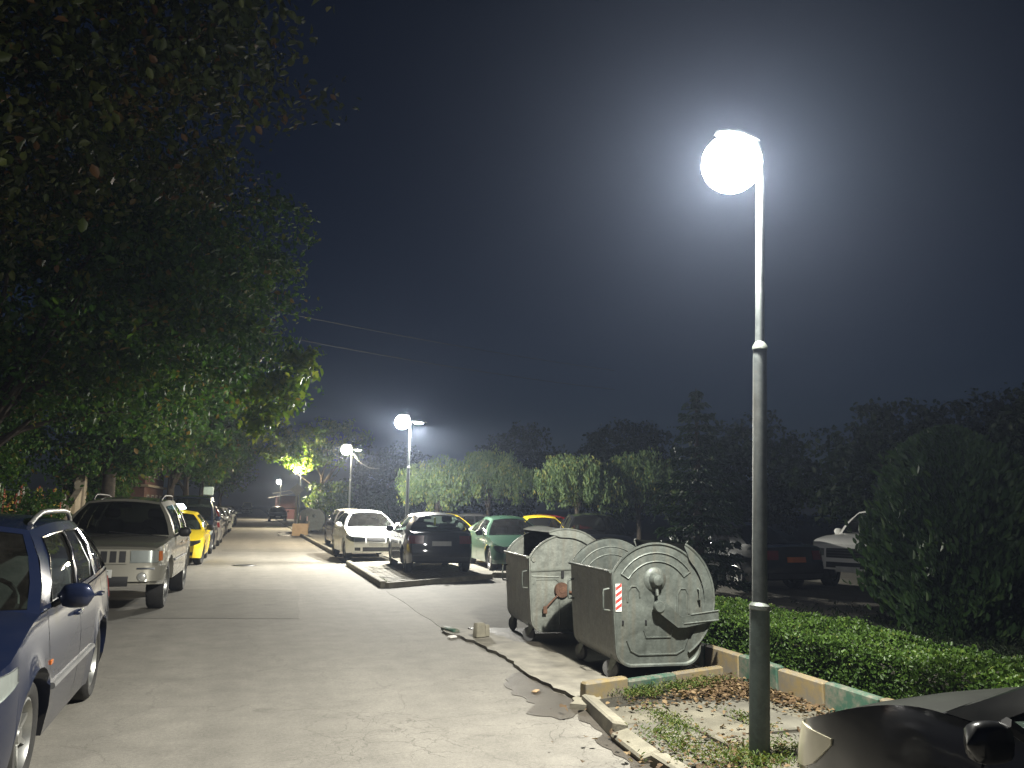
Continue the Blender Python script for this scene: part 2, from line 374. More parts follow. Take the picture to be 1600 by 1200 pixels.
# driveway into the yard and the yard itself
sheet('yard', rough_line([(2.6, 10.9), (4.6, 10.2), (7.5, 11.5), (30, 9.8), (34, 34), (12, 36), (4.3, 36), (4.3, 24), (2.66, 17.2), (2.6, 16)], .03, .5, 9), .004, M['yard'], skirt=.02)
sheet('asphalt_patch', rough_line([(-1.6, 12.9), (.75, 12.4), (.95, 16.6), (-1.5, 17.0)], .03, .4, 11), .004, M['patch'], skirt=.002)
sheet('asphalt_patch', rough_line([(-.9, 30), (2.3, 29.6), (2.3, 31.2), (-.9, 31.5)], .03, .4, 12), .004, M['patch'], skirt=.002)
# left pavement
lp = sheet('pavement_left', rect(-5.6, -3.42, -12, 240), .12, M['concrete2'], skirt=.14)
kb = MB().box((0, 0, 0), (.12, .98, .2), bev=.012).mesh('kerb_stone', M['cap'], 30)
kl = empty('kerb_left', (-3.36, 0, 0)); tag(kl, kind='structure')
for i in range(60):
    link_mesh('kerb_stone', kb, kl, (0, -3+i*1.0, .05), (0, R(random.Random(i).uniform(-1, 1)), 0))
# lawn behind the hedge
sheet('lawn', rough_line([(4.75, -8), (60, -8), (60, 9.6), (30, 9.7), (7.5, 11.3), (4.75, 10.1)], .04, .6, 21), .02, M['lawn'], skirt=.06)
# manhole cover
mb = MB().lathe([(.0, .012), (.22, .012), (.225, .016), (.28, .016), (.29, .004), (.33, .006), (.34, -.02)], 28)
tag(mb.build('manhole_cover', M['steelrim'], smooth=30, loc=(-.12, 23.2, 0)), 'round iron manhole cover set in the road near the yellow taxi', 'manhole cover')

# container stand: broken concrete apron beside the road
apron = rough_line([(2.80, 6.72), (3.45, 6.95), (3.5, 8.3), (3.28, 9.3), (3.05, 10.5), (2.62, 11.0), (2.50, 10.7), (2.70, 9.7), (2.74, 8.6), (2.72, 7.6)], .035, .14, 5)
mb = MB(); mb.prism(apron, -.02, .035); tag(mb.build('concrete_apron', M['concrete'], smooth=40), kind='structure')
sheet('container_stand', rough_line([(3.3, 6.9), (4.62, 7.2), (4.62, 10.5), (2.9, 10.9), (3.2, 9.3), (3.4, 8.3)], .02, .3, 6), .03, M['wet'], skirt=.05)
# wet stains along the gutter
sheet('wet_stain', rough_line([(2.72, 8.05), (2.45, 7.75), (2.33, 7.2), (2.4, 6.75), (2.22, 6.45), (2.42, 6.2), (2.62, 6.35), (2.76, 6.55), (2.74, 7.3)], .045, .09, 31), .005, M['wet'], skirt=.002)
sheet('wet_stain', rough_line([(2.74, 6.5), (2.56, 6.15), (2.6, 5.8), (2.45, 5.55), (2.45, 4.9), (2.3, 4.2), (2.6, 4.2), (2.66, 5.2), (2.74, 5.8)], .04, .09, 32), .005, M['wet'], skirt=.002)

# pavement with slabs between the road and the hedge
pv = sheet('pavement_right', rough_line([(2.72, -8), (4.6, -8), (4.62, 7.12), (2.82, 6.62), (2.74, 5.4)], .01, .5, 40), .03, M['soil'], skirt=.07)
rnd = random.Random(77)
pm = MB().box((0, 0, 0), (.475, .475, .05), bev=.01).mesh('paving_slab', M['paver'], 30)
pm2 = MB().box((0, 0, 0), (.475, .475, .05), bev=.01).mesh('paving_slab', M['concrete2'], 30)
for i in range(22):
    for j in range(4):
        y = 6.35-.25-i*.5; x = 2.98+j*.5
        if x > 4.55 or y < -4: continue
        if rnd.random() < .1: continue
        o = link_mesh('paving_slab', pm if rnd.random() < .65 else pm2, pv, (x+rnd.uniform(-.008, .008), y+rnd.uniform(-.008, .008), .026+rnd.uniform(-.012, .01)), (rnd.uniform(-.03, .03), rnd.uniform(-.03, .03), R(3)+rnd.uniform(-.02, .02)))
# gutter kerb stones, sunk and tipped out of line
gk = empty('gutter_kerb'); tag(gk, kind='structure')
def kstone(par, a, b, w, h, z, mat, tip=0., name='kerb_stone', lift=0.):
    a, b = Vector((a[0], a[1], 0)), Vector((b[0], b[1], 0)); d = b-a; L_ = d.length
    me = MB().box((0, 0, 0), (L_-.012, w, h), bev=.015).mesh(name, mat, 30)
    return link_mesh(name, me, par, ((a.x+b.x)/2, (a.y+b.y)/2, z), (tip, lift, math.atan2(d.y, d.x)))
kstone(gk, (2.83, 6.62), (2.66, 5.62), .12, .16, .02, M['cap'], R(-9), lift=R(-1.5))
kstone(gk, (2.66, 5.6), (2.62, 5.02), .15, .16, -.01, M['cap'], R(14))
for i in range(8): kstone(gk, (2.64-.004*i, 5.0-i*1.0), (2.64-.004*i, 4.02-i*1.0), .13, .16, .0, M['cap'], R(random.Random(i+3).uniform(-8, 8)))
mb = MB(); mb.prism(rough_line([(2.62, 6.5), (2.8, 6.75), (3.0, 6.72), (2.95, 6.6), (2.86, 6.52), (2.74, 6.42)], .03, .1, 8), -.02, .05)
tag(mb.build('broken_kerb_piece', M['cap'], smooth=40), 'broken pale lump of concrete at the end of the yellow kerb', 'concrete')
# painted kerb across the pavement, and along the hedge
pk = empty('painted_kerb'); tag(pk, kind='structure')
for a, b, c in [((2.80, 6.66), (3.28, 6.81), 'yellow_kerb'), ((3.28, 6.81), (3.86, 6.99), 'green_kerb'), ((3.86, 6.99), (4.5, 7.19), 'yellow_kerb')]:
    kstone(pk, a, b, .09, .3 if c == 'yellow_kerb' and a[0] < 3 else .24, .03, M[c], R(random.Random(a[0]).uniform(-2, 2)))
hk = empty('hedge_kerb'); tag(hk, kind='structure')
for i in range(17):
    y0 = 8.3-i*.62
    kstone(hk, (4.66, y0), (4.66+.006*(i % 2), y0-.61), .09, .42, .05+.008*((i*7) % 3), M['green_kerb' if i % 2 == 0 else 'yellow_kerb'], R(((i*5) % 4)-1.5))

# raised slab of pavers where the dark hatchback is parked
sl = sheet('parking_slab', [(2.66, 16.7), (5.5, 18.6), (5.6, 24.5), (2.66, 23.2)], .07, M['concrete'], skirt=.1)
pl = MB().box((0, 0, 0), (.30, .155, .05), bev=.008).mesh('paving_brick', M['paver'], 30)
rnd = random.Random(5)
for i in range(26):
    for j in range(9):
        x = 2.98+j*.32+(.16 if i % 2 else 0); y = 17.1+i*.17+(x-2.66)*.66
        if y > 22.9 or x > 5.35: continue
        link_mesh('paving_brick', pl, sl, (x, y, .052+rnd.uniform(-.004, .006)), (rnd.uniform(-.012, .012), rnd.uniform(-.012, .012), R(33.5)))
sk = empty('slab_kerb'); tag(sk, kind='structure')
for i in range(6): kstone(sk, (2.64, 16.72+i*1.05), (2.64, 16.72+(i+1)*1.05-.01), .13, .2, .03, M['cap'], R(random.Random(i).uniform(-2, 2)))
for i in range(3): kstone(sk, (2.7+i*.92, 16.66+i*.62), (2.7+(i+1)*.92, 16.66+(i+1)*.62), .12, .18, .02, M['cap'])
vk = empty('verge_kerb'); tag(vk, kind='structure')
for i in range(20): kstone(vk, (2.72-.012*i, 27.5+i*1.02), (2.72-.012*(i+1), 27.5+(i+1)*1.02-.01), .13, .2, .04, M['cap'], R(random.Random(i).uniform(-2, 2)))
sheet('verge', rough_line([(2.8, 27.4), (4.28, 27.4), (4.28, 40), (6, 90), (2.5, 90), (2.55, 48)], .04, .7, 13), .07, M['concrete2'], skirt=.1)
yk = empty('yard_kerb'); tag(yk, kind='structure')
for i in range(5): kstone(yk, (5.62+i*.8, 18.95-i*.33), (5.62+(i+1)*.8-.02, 18.95-(i+1)*.33), .35, .2, .03, M['cap'], R(random.Random(i).uniform(-4, 4)))

# ------------------------------------------------------------------ lamps
def lamp_post(loc, label, heads=(-1,), lean=0.0, power=1.0, H=4.05, warm=False, detail=True, group='steel lamp posts along the street', az=0.0, cone=164, point=False, right=1.0):
    t = empty('street_lamp', loc, az, label, 'street lamp', group); t.rotation_euler = (0, lean, az)
    k = H/4.05; seg = 20 if detail else 10
    MB().lathe([(.0, -.05), (.068, -.05), (.066, .90*k), (.066, .94*k)], seg).build('lower_section', M['post_low'], t, 40)
    MB().lathe([(.066, .935*k), (.071, .94*k), (.070, .965*k), (.05, .985*k)], seg).build('collar', M['galv'], t, 40)
    MB().lathe([(.05, .98*k), (.048, 2.66*k), (.047, 2.7*k)], seg).build('middle_section', M['post'], t, 40)
    MB().lathe([(.047, 2.69*k), (.053, 2.695*k), (.052, 2.72*k), (.033, 2.75*k)], seg).build('collar', M['galv'], t, 40)
    MB().lathe([(.033, 2.74*k), (.03, 3.98*k), (.0, 3.99*k)], seg).build('upper_section', M['post'], t, 40)
    for h in heads:
        a = MB(); zh_ = .2 if h < 0 else 0
        a.tube([(0, 0, H-.14), (0, 0, H+zh_-.1), (h*.04, 0, H+zh_-.01), (h*.12, 0, H+zh_)], .024, 8); a.build('arm', M['post'], t, 50)
        hb = MB(); prof = [(.02, .03, .015), (.08, .05, .035), (.2, .075, .05), (.30, .07, .04), (.37, .03, .02)] if h < 0 else [(.02, .03, .015), (.08, .075, .05), (.2, .12, .07), (.36, .125, .062), (.48, .09, .045), (.52, .04, .02)]
        n = 10
        for i, (x, w, d) in enumerate(prof):
            for j in range(n+1):
                a_ = PI*j/n; hb.v.append((h*x, -w*math.cos(a_), H+zh_-.005+d*math.sin(a_)))
        for i in range(len(prof)-1):
            for j in range(n): q = i*(n+1)+j; hb.face(q, q+1, q+n+2, q+n+1)
            hb.face(i*(n+1), (i+1)*(n+1), (i+1)*(n+1)+n, i*(n+1)+n)
        hd = hb.build('lamp_head', M['post'], t, 50)
        lb = MB(); cx = -.245 if h < 0 else .26; nr = 5; zc = H-.02; lr = (.18, .135, .19) if h < 0 else (.14, .085, .045)
        if h < 0:      # glowing ball added to stand in for lens bloom, under the slim cap
            nr = 12; rg = .215
            for i in range(nr+1):
                ph = PI*i/nr
                for j in range(20):
                    th = 2*PI*j/20; lb.v.append((cx+rg*math.sin(ph)*math.cos(th), rg*math.sin(ph)*math.sin(th), zc+rg*math.cos(ph)))
            for i in range(nr):
                for j in range(20): q = (j+1) % 20; lb.face(i*20+j, i*20+q, (i+1)*20+q, (i+1)*20+j)
        else:
            for i in range(nr+1):
                ph = PI/2*i/nr
                for j in range(16):
                    th = 2*PI*j/16; lb.v.append((cx+lr[0]*math.cos(ph)*math.cos(th), lr[1]*math.cos(ph)*math.sin(th), H-.012-lr[2]*math.sin(ph)))
            for i in range(nr):
                for j in range(16): q = (j+1) % 16; lb.face(i*16+j, i*16+q, (i+1)*16+q, (i+1)*16+j)
        lb.build('bloom_ball' if h < 0 else 'lens', M[('bloom' if h < 0 else 'lens')+('_warm' if warm else '')], hd, 60)
        if power > 0:
            ld = bpy.data.lights.new('lamp_light', 'POINT' if point else 'SPOT')
            if not point: ld.spot_size = R(cone); ld.spot_blend = .35 if cone < 170 else (.1 if h < 0 else .32)
            ld.energy = LAMP_POWER*power*(1.0 if h < 0 else right); ld.color = (1, .86, .62) if warm else (1.0, .975, .875); ld.shadow_soft_size = .055 if h < 0 else .06
            lo = bpy.data.objects.new('lamp_light', ld); col.objects.link(lo); lo.parent = t; lo.location = (cx, 0, zc if h < 0 else H-.16); lo.rotation_euler = (0, -h*R(16), 0)
    return t
lamp_post((3.28, 4.80, .04), 'nearest tall steel lamp post with a lit head, standing on slabs by the black car', (-1,), R(2.1), 1.0, H=4.15)
lamp_post((4.42, 24.1, 0), 'twin-headed lit lamp post rising behind the black hatchback', (-1, 1), 0, .75, H=4.2, cone=179, right=2.6)
lamp_post((3.95, 35.2, 0), 'twin-headed lit lamp post with a loose cable, beyond the white hatchback', (-1, 1), 0, .75, cone=179, right=.35, warm=True, detail=False)
lamp_post((3.05, 57.5, 0), 'lit lamp post under yellow-green leaves behind the road sign', (-1,), 0, 1.0, point=True, warm=True, detail=False)
lamp_post((2.75, 90, 0), 'small far lit lamp post beside the red kiosk', (-1,), 0, 1.0, warm=True, detail=False)

# ------------------------------------------------------------------ cars
WHEELS = {}
def wheel_meshes(r, w, rimkey, spokes):
    key = (r, w, rimkey, spokes)
    if key in WHEELS: return WHEELS[key]
    rr = r*.66
    ty = MB().lathe([(rr, -w/2+.02), (rr+.02, -w/2+.004), (r-.035, -w/2), (r-.01, -w/2+.02), (r, -w/2+.045), (r, w/2-.045), (r-.01, w/2-.02), (r-.035, w/2), (rr+.02, w/2-.004), (rr, w/2-.02)], 32, 'x').mesh('tyre', M['rubber'], 35)
    rm = MB().lathe([(rr+.004, w/2-.018), (rr-.012, w/2-.012), (rr-.03, w/2-.05), (rr-.03, -w/2+.03)], 32, 'x')
    rm.lathe([(.0, w/2-.03), (.045, w/2-.03), (.055, w/2-.05), (.055, w/2-.09)], 16, 'x')
    for k in range(spokes):
        a = 2*PI*k/spokes; wd = .045 if spokes > 6 else .075
        c, s_ = math.cos(a), math.sin(a)
        pts = []
        for (rad, hw, x) in ((.04, wd*.8, w/2-.045), (rr-.02, wd*.55, w/2-.035)):
            for sg in (-1, 1): pts.append((x, c*rad-s_*hw*sg*.5, s_*rad+c*hw*sg*.5))
        n = len(rm.v); rm.v += pts+[(p[0]-.03, p[1], p[2]) for p in pts]
        rm.f += [(n, n+1, n+3, n+2), (n+4, n+6, n+7, n+5), (n, n+2, n+6, n+4), (n+1, n+5, n+7, n+3)]
    rme = rm.mesh('rim', M[rimkey], 35)
    hb = MB().lathe([(.0, -.01), (rr-.035, -.01), (rr-.035, -.03), (0, -.03)], 20, 'x').mesh('brake_disc', M['dark'], 35)
    WHEELS[key] = (ty, rme, hb); return WHEELS[key]

SED = dict(L=4.5, W=1.74, H=1.44, sill=.2, sf=.88, sr=3.52, r=.31, ra=.365, s0=1.28, s1=2.02, s2=3.2, s3=3.92, yr=.53,
           zsh=[(0, .66), (.25, .72), (1.28, .89), (2.6, .93), (3.9, .98), (4.5, .93)], hood=.05, doors=[(1.35, 2.35), (2.36, 3.35)],
           wins=[(.07, .44), (.48, .80)], blackp=[(.44, .48)])
HAT = dict(SED, L=3.92, W=1.66, H=1.46, sf=.78, sr=3.24, r=.295, ra=.345, s0=1.02, s1=1.72, s2=3.25, s3=3.72,
           zsh=[(0, .68), (.25, .76), (1.02, .92), (2.4, .95), (3.7, 1.0), (3.92, .96)], doors=[(1.12, 2.1), (2.11, 2.95)], wins=[(.08, .42), (.46, .78)], blackp=[(.42, .46)])
MPV = dict(SED, L=4.3, W=1.75, H=1.60, sf=.86, sr=3.53, r=.315, ra=.37, s0=1.0, s1=1.86, s2=3.72, s3=4.16, yr=.58,
           zsh=[(0, .68), (.25, .78), (1.0, .97), (2.4, .99), (4.1, 1.03), (4.3, .98)], doors=[(1.15, 2.2), (2.21, 3.25)],
           wins=[(.09, .36), (.39, .64), (.68, .90)], blackp=[])
SUV = dict(SED, L=4.62, W=1.85, H=1.74, sill=.42, sf=.92, sr=3.61, r=.375, ra=.45, s0=1.52, s1=2.1, s2=4.1, s3=4.46, yr=.62, ww=.25,
           zsh=[(0, .94), (.2, .99), (1.52, 1.08), (3, 1.1), (4.4, 1.1), (4.62, 1.05)], hood=.05, doors=[(1.6, 2.6), (2.61, 3.45)],
           wins=[(.06, .38), (.41, .67), (.71, .93)], blackp=[(.38, .41), (.67, .71)], front=.84, lean=.05)
VAN = dict(MPV, H=1.9, L=4.5, yr=.66, zsh=[(0, .75), (.25, .86), (1.0, 1.05), (2.4, 1.1), (4.3, 1.12), (4.5, 1.05)], s2=4.1, s3=4.4)

def car(name, label, base, loc, rot, pm, group=None, lod=2, cat='car', **kw):
    P = dict(base); P.update(kw)
    L, W, H = P['L'], P['W']/2, P['H']; sf, sr, r, ra = P['sf'], P['sr'], P['r'], P['ra']; s0, s1, s2, s3 = P['s0'], P['s1'], P['s2'], P['s3']
    zsh = pchip(P['zsh']); sill = P['sill']; yr = P['yr']
    T = empty(name, (loc[0], loc[1], loc[2] if len(loc) > 2 else 0), rot, label, cat, group)
    off = Vector((0, -L/2, 0))
    fr = P.get('front', .76); rrn = P.get('rear', .84)
    wf = pchip([(0, fr*W), (.12, (fr*.45+.55*.97)*W), (.35, .965*W), (.8, .99*W), (1.6, W), (L-1.3, W), (L-.6, .985*W), (L-.25, .95*W), (L-.08, (rrn*.5+.47)*W), (L, rrn*W)])
    zm = .62 if sill < .3 else .8
    def prof(z): return 1-.10*max(0, (zm-z)/(zm))**2-.085*max(0, (z-zm)/.5)**1.6
    kfl = P.get('lean', .1)
    kf = pchip([(.15, .07), (.35, .015), (.5, 0), (.6, .03), (.75, kfl), (1.1, kfl*1.8)]); kr = pchip([(.15, .06), (.38, .01), (.5, 0), (.6, .03), (.95, .07)])
    def lean(s, z):
        d = 0
        if s < .7: d += kf(z)*(1-s/.7)**2
        if s > L-.7: d -= kr(z)*(1-(L-s)/.7)**2
        return d
    def zb(s):
        b = sill
        if s < .4: b = sill+.03*(1-s/.4)
        if s > L-.5: b = sill+.08*(1-(L-s)/.5)
        for sa in (sf, sr):
            if abs(s-sa) < ra: b = max(b, r+math.sqrt(ra*ra-(s-sa)**2))
        return b
    def sideP(s, z, sg):
        x = wf(s)*prof(z)
        for sa in (sf, sr):
            d = math.hypot(s-sa, z-r)-ra
            if 0 <= d < .14: x += P.get('flare', .018)*(1-d/.14)**2
        return Vector((sg*x, s+lean(s, z), z))+off
    def capP(a, z, rear=False):
        ed = L if rear else 0; bl = P.get('bulge', .07) if not rear else .06
        if abs(a) <= 1:
            s = ed; x = a*wf(ed)*prof(z); y = ed+lean(ed, z)+(bl if rear else -bl)*(1-a*a)
            return Vector((x, y, z))+off
        d = abs(a)-1; s = ed-d if rear else d
        return sideP(s, z, 1 if a > 0 else -1)
    # columns
    cs = set(np.round(np.arange(0, L+.001, L/26), 4).tolist()); cs |= {0.0, .04, .1, .18, L, L-.04, L-.1, s0, s3}
    for sa in (sf, sr):
        for k in range(15): cs.add(round(sa-ra*math.cos(PI*k/14), 4))
    cs = sorted(cs); o2 = []
    edges = sorted({e for d in P['doors'] for e in d})
    gaps = []; g = 0.006
    done = []
    for e in edges:
        if any(abs(e-q) < .05 for q in done): continue
        done.append(e); gaps.append((e-g, e+g))
    for c in cs:
        if any(a-.012 < c < b+.012 for a, b in gaps): continue
        if o2 and c-o2[-1] < .012: continue
        o2.append(c)
    if abs(o2[-1]-L) > 1e-6: o2[-1] = L
    for a, b in gaps: o2 += [a, b]
    C = sorted(o2); TS = [0, .05, .18, .34, .5, .64, .76, .86, .94, 1.0]
    body = MB(); doors = {}
    def zrow(s, t): b = zb(s); return b+(zsh(s)-b)*t
    for sg in (-1, 1):
        for i in range(len(C)-1):
            sm = (C[i]+C[i+1])/2; isgap = any(abs(sm-(a+b)/2) < .002 for a, b in gaps)
            dr = next((k for k, (a, b) in enumerate(P['doors']) if a < sm < b), None)
            for j in range(len(TS)-1):
                if isgap and j >= 1: continue
                tgt = body
                if dr is not None and j >= 1: tgt = doors.setdefault((sg, dr), MB())
                q = []
                for (ii, jj) in ((i, j), (i+1, j), (i+1, j+1), (i, j+1)):
                    q.append(tgt.p(sideP(C[ii], zrow(C[ii], TS[jj]), sg), ('s', sg, ii, jj)))
                tgt.face(*(q if sg > 0 else q[::-1]))
            # returned lip below
            q = []
            for (ii, jj) in ((i, 0), (i+1, 0)):
                q.append(body.p(sideP(C[ii], zrow(C[ii], 0), sg), ('s', sg, ii, 0)))
            for ii in (i+1, i):
                p = sideP(C[ii], zrow(C[ii], 0), sg); p.x -= sg*.16; p.z += .01; q.append(body.p(p, ('l', sg, ii)))
            body.face(*(q if sg < 0 else q[::-1]))
    LA = [-1, -.82, -.55, -.28, 0, .28, .55, .82, 1]
    hc = P['hood']
    def deckP(s, a):
        z = zsh(s); p = sideP(s, z, 1); bl = P.get('bulge', .07)
        rise = hc*min(1, .25+s/.6) if s < L/2 else .02
        y = p.y
        if s < .5: y -= bl*(1-a*a)*(1-s/.5)
        if s > L-.3: y += .06*(1-a*a)*(1-(L-s)/.3)
        return Vector((p.x*a, y, z+rise*(1-abs(a)**3)))
    def key_for(ii, la):
        if la == 0: return ('s', -1, ii, len(TS)-1)
        if la == len(LA)-1: return ('s', 1, ii, len(TS)-1)
        return ('d', ii, la)
    hood = MB()
    for i in range(len(C)-1):
        sm = (C[i]+C[i+1])/2
        if s0+.02 < sm < s3-.02: continue
        tg = hood if (sm < s0 and C[i] > .05) else body
        for j in range(len(LA)-1):
            q = [tg.p(deckP(C[ii], LA[jj]), key_for(ii, jj)) for (ii, jj) in ((i, j), (i+1, j), (i+1, j+1), (i, j+1))]
            tg.face(*q[::-1])
    for rear in (False, True):
        ci = len(C)-1 if rear else 0; ed = C[ci]
        for j in range(len(TS)-1):
            for k in range(len(LA)-1):
                q = []
                for (jj, kk) in ((j, k), (j, k+1), (j+1, k+1), (j+1, k)):
                    a = LA[kk]; z = zrow(ed, TS[jj])
                    if jj == len(TS)-1: q.append(body.p(deckP(ed, a), key_for(ci, kk)))
                    elif kk in (0, len(LA)-1): q.append(body.p(sideP(ed, z, -1 if kk == 0 else 1), ('s', -1 if kk == 0 else 1, ci, jj)))
                    else: q.append(body.p(capP(a, z, rear), ('c', rear, jj, kk)))
                body.face(*(q if not rear else q[::-1]))
    # greenhouse
    zr = pchip([(s1, H-.045), (s1+(s2-s1)*.35, H), (s1+(s2-s1)*.6, H), (s2, H-(.06 if base is not SUV else .03))]); crown = .055
    def gB(u):
        s = s0+u*(s3-s0); p = sideP(s, zsh(s), 1); return Vector((p.x-.012, p.y, p.z))
    def gT(u):
        s = s1+u*(s2-s1); return Vector((yr-.05*(2*u-1)**2, s-L/2, zr(s)-crown))
    def gP(u, v, sg, ins=0.):
        b, t = gB(u), gT(u); p = b.lerp(t, v); bulge = .045*math.sin(PI*v); p.x += bulge-ins; p.x *= sg; return p
    wins = P['wins']; us = {0., 1.}
    for a, b in wins: us |= {a, b}
    us = sorted(us); uu = []
    for a, b in zip(us[:-1], us[1:]):
        k = max(1, int((b-a)/.07)); uu += [a+(b-a)*q/k for q in range(k)]
    uu.append(1.0); VS = [0, .07, .3, .6, .86, .93, 1.0]
    glk = P.get('glass', 'glass'); pillars = {}
    for sg in (-1, 1):
        for wi, (a, b) in enumerate(wins):
            gm = MB()
            for i in range(len(uu)-1):
                if a-1e-6 <= uu[i] and uu[i+1] <= b+1e-6:
                    for j in range(1, 4):
                        q = [gm.p(gP(uu[ii], VS[jj], sg, .012), (ii, jj)) for ii, jj in ((i, j), (i+1, j), (i+1, j+1), (i, j+1))]
                        gm.face(*q)
            gm.build('side_window', M[glk], T, 40)
            if P.get('trim'):
                loop = [gP(a, VS[1], sg, -.004), gP(a, .6, sg, -.004), gP(a, VS[4], sg, -.004), gP((a+b)/2, VS[4], sg, -.004), gP(b, VS[4], sg, -.004), gP(b, .6, sg, -.004), gP(b, VS[1], sg, -.004)]
                MB().tube(loop, .007, 6).build('window_trim', M['chrome'], T, 40)
        for i in range(len(uu)-1):
            um = (uu[i]+uu[i+1])/2; inw = any(a < um < b for a, b in wins); bp = any(a < um < b for a, b in P['blackp'])
            for j in range(len(VS)-1):
                if inw and 1 <= j <= 3: continue
                tg = pillars.setdefault((sg, next(k for k, (a, b) in enumerate(P['blackp']) if a < um < b)), MB()) if bp and j in (1, 2, 3) else body
                q = [tg.p(gP(uu[ii], VS[jj], sg), ('g', sg, ii, jj)) for ii, jj in ((i, j), (i+1, j), (i+1, j+1), (i, j+1))]
                tg.face(*(q if sg > 0 else q[::-1]))
    AA = [-1, -.92, -.6, -.3, 0, .3, .6, .92, 1]; VW = [0, .05, .35, .65, .93, 1.0]
    def wsP(a, v, rear=False, ins=0.):
        u = 1. if rear else 0.
        b, t = gB(u), gT(u); f = 1 if rear else -1; cb = .06 if rear else .17; ct = .05 if rear else .09
        pb = Vector((b.x*a, b.y+f*cb*(1-a*a), b.z+.01*(1-a*a))); pt = Vector((t.x*a, t.y+f*ct*(1-a*a), t.z+crown*(1-a*a)))
        p = pb.lerp(pt, v); bl = .045*math.sin(PI*v); p.x += bl*a; p.y += f*(.03*math.sin(PI*v)-ins); return p
    for rear in (False, True):
        gm = MB()
        for i in range(len(AA)-1):
            for j in range(len(VW)-1):
                isg = 1 <= i <= len(AA)-3 and 1 <= j <= 3
                tg = gm if isg else body
                q = [tg.p(wsP(AA[ii], VW[jj], rear, .01 if isg else 0), ('w', rear, ii, jj, isg)) for ii, jj in ((i, j), (i+1, j), (i+1, j+1), (i, j+1))]
                tg.face(*(q if not rear else q[::-1]))
        gm.build('rear_window' if rear else 'windscreen', M[P.get('rglass', glk) if rear else glk], T, 40)
    roof = MB(); nu = 9
    for i in range(nu):
        for j in range(8):
            q = []
            for ii, jj in ((i, j), (i+1, j), (i+1, j+1), (i, j+1)):
                u = ii/nu; a = -1+jj/4; t = gT(u); e = .09*(1-a*a)*(1 if ii == 0 else 0)-(.05*(1-a*a) if ii == nu else 0)
                q.append(roof.p((t.x*a, t.y-e, t.z+crown*(1-a*a)), (ii, jj)))
            roof.face(*q)
    pmr = P.get('roofmat', pm)
    b = body.build('body', pm, T, 32); hood.build('bonnet', P.get('hoodmat', pm), T, 32); roof.build('roof', pmr, T, 40)
    for pq in pillars.values(): pq.build('door_pillar', M['black'], T, 40)
    for (sg, k), d in sorted(doors.items()):
        do = d.build('door', pm, T, 32)
        if lod >= 2:
            a, bb = P['doors'][k]; sh = bb-.16; zh = zsh(sh)-.13
            hm = MB(); p0, p1 = sideP(sh-.09, zh, sg), sideP(sh+.09, zh, sg); o = Vector((sg*.03, 0, 0))
            hm.tube([p0, p0+o, p0.lerp(p1, .5)+o*1.2, p1+o, p1], .012, 6); hm.build('door_handle', P.get('handlemat', pm), do, 50)
    if P.get('strip'):
        for sg in (-1, 1):
            mb = MB(); mb.tube([sideP(s, .5 if sill < .3 else .72, sg)+Vector((sg*.004, 0, 0)) for s in np.linspace(sf+ra+.05, sr-ra-.05, 12)], .022, 6); mb.build('side_moulding', P['strip'], T, 50)
    # underbody and cabin
    mb = MB(); mb.box((0, 0, (sill+.04+.58)/2), (2*W-.56, L-.5, .54-sill)); mb.build('underbody', M['dark'], T)
    mb = MB(); zf = zsh(s0)
    mb.box((0, s0+.28-L/2, zf-.13), (2*W-.3, .5, .22), bev=.05)
    mb.box((0, (s0+s3)/2+.1-L/2, .5 if sill < .3 else .7), (2*W-.2, s3-s0-.2, .06)); mb.build('dashboard', M['interior'], T, 40)
    if lod >= 2:
        for x in (-.36, .36):
            st = MB(); y = s0+1.28-L/2; zc = zf-.42
            st.box((x, y, zc), (.5, .52, .16), bev=.05); st.box((x, y+.3, zc+.36), (.48, .13, .62), taper=.86, bev=.05); st.box((x, y+.33, zc+.78), (.26, .1, .18), bev=.04)
            st.build('seat', M['seat'], T, 40)
        st = MB(); y = s0+2.15-L/2; st.box((0, y, zf-.42), (1.2, .5, .16), bev=.05); st.box((0, y+.28, zf-.1), (1.2, .14, .55), taper=.92, bev=.05); st.build('rear_seat', M['seat'], T, 40)
        sw = MB(); c = Vector((.36, s0+.72-L/2, zf-.02)); pts = []
        for k in range(21):
            a = 2*PI*k/20; pts.append(c+Vector((.18*math.cos(a), .18*math.sin(a)*.45, .18*math.sin(a)*.9)))
        sw.tube(pts, .015, 6, False); sw.box(c, (.1, .05, .1)); sw.tube([c, c+Vector((0, -.25, -.12))], .03, 6); sw.build('steering_wheel', M['black'], T, 50)
        mr = MB(); mr.box((0, s1+.02-L/2, H-.16), (.22, .03, .07), bev=.012); mr.build('inner_mirror', M['black'], T, 40)
    # door mirrors
    for sg in (-1, 1):
        s = s0+.33; p = sideP(s, zsh(s), sg); mb = MB()
        cx, cyy, cz = p.x+sg*.12, p.y+.02, p.z+.065+P.get('mz', 0); ms = P.get('msc', 1.0)
        n0 = 12
        for i in range(7):
            t = -1+i/3; rad = math.sqrt(max(0, 1-abs(t)**3))
            for k in range(n0):
                a = 2*PI*k/n0; ca, sa_ = math.cos(a), math.sin(a)
                mb.v.append((cx+sg*.11*ms*t, cyy+(.055*rad*(abs(ca)**.7)*(1 if ca > 0 else -1) if ca < 0 else .035*rad*ca), cz+.08*ms*rad*(abs(sa_)**.7)*(1 if sa_ > 0 else -1)))
        for i in range(6):
            for k in range(n0): q = (k+1) % n0; mb.face(i*n0+k, i*n0+q, (i+1)*n0+q, (i+1)*n0+k)
        mo = mb.build('door_mirror', P.get('mirrormat', pm), T, 60)
        st = MB(); st.tube([p+Vector((-sg*.02, .02, .0)), p+Vector((sg*.06, .02, .05))], .022, 6); st.build('stalk', M['black'], mo, 50)
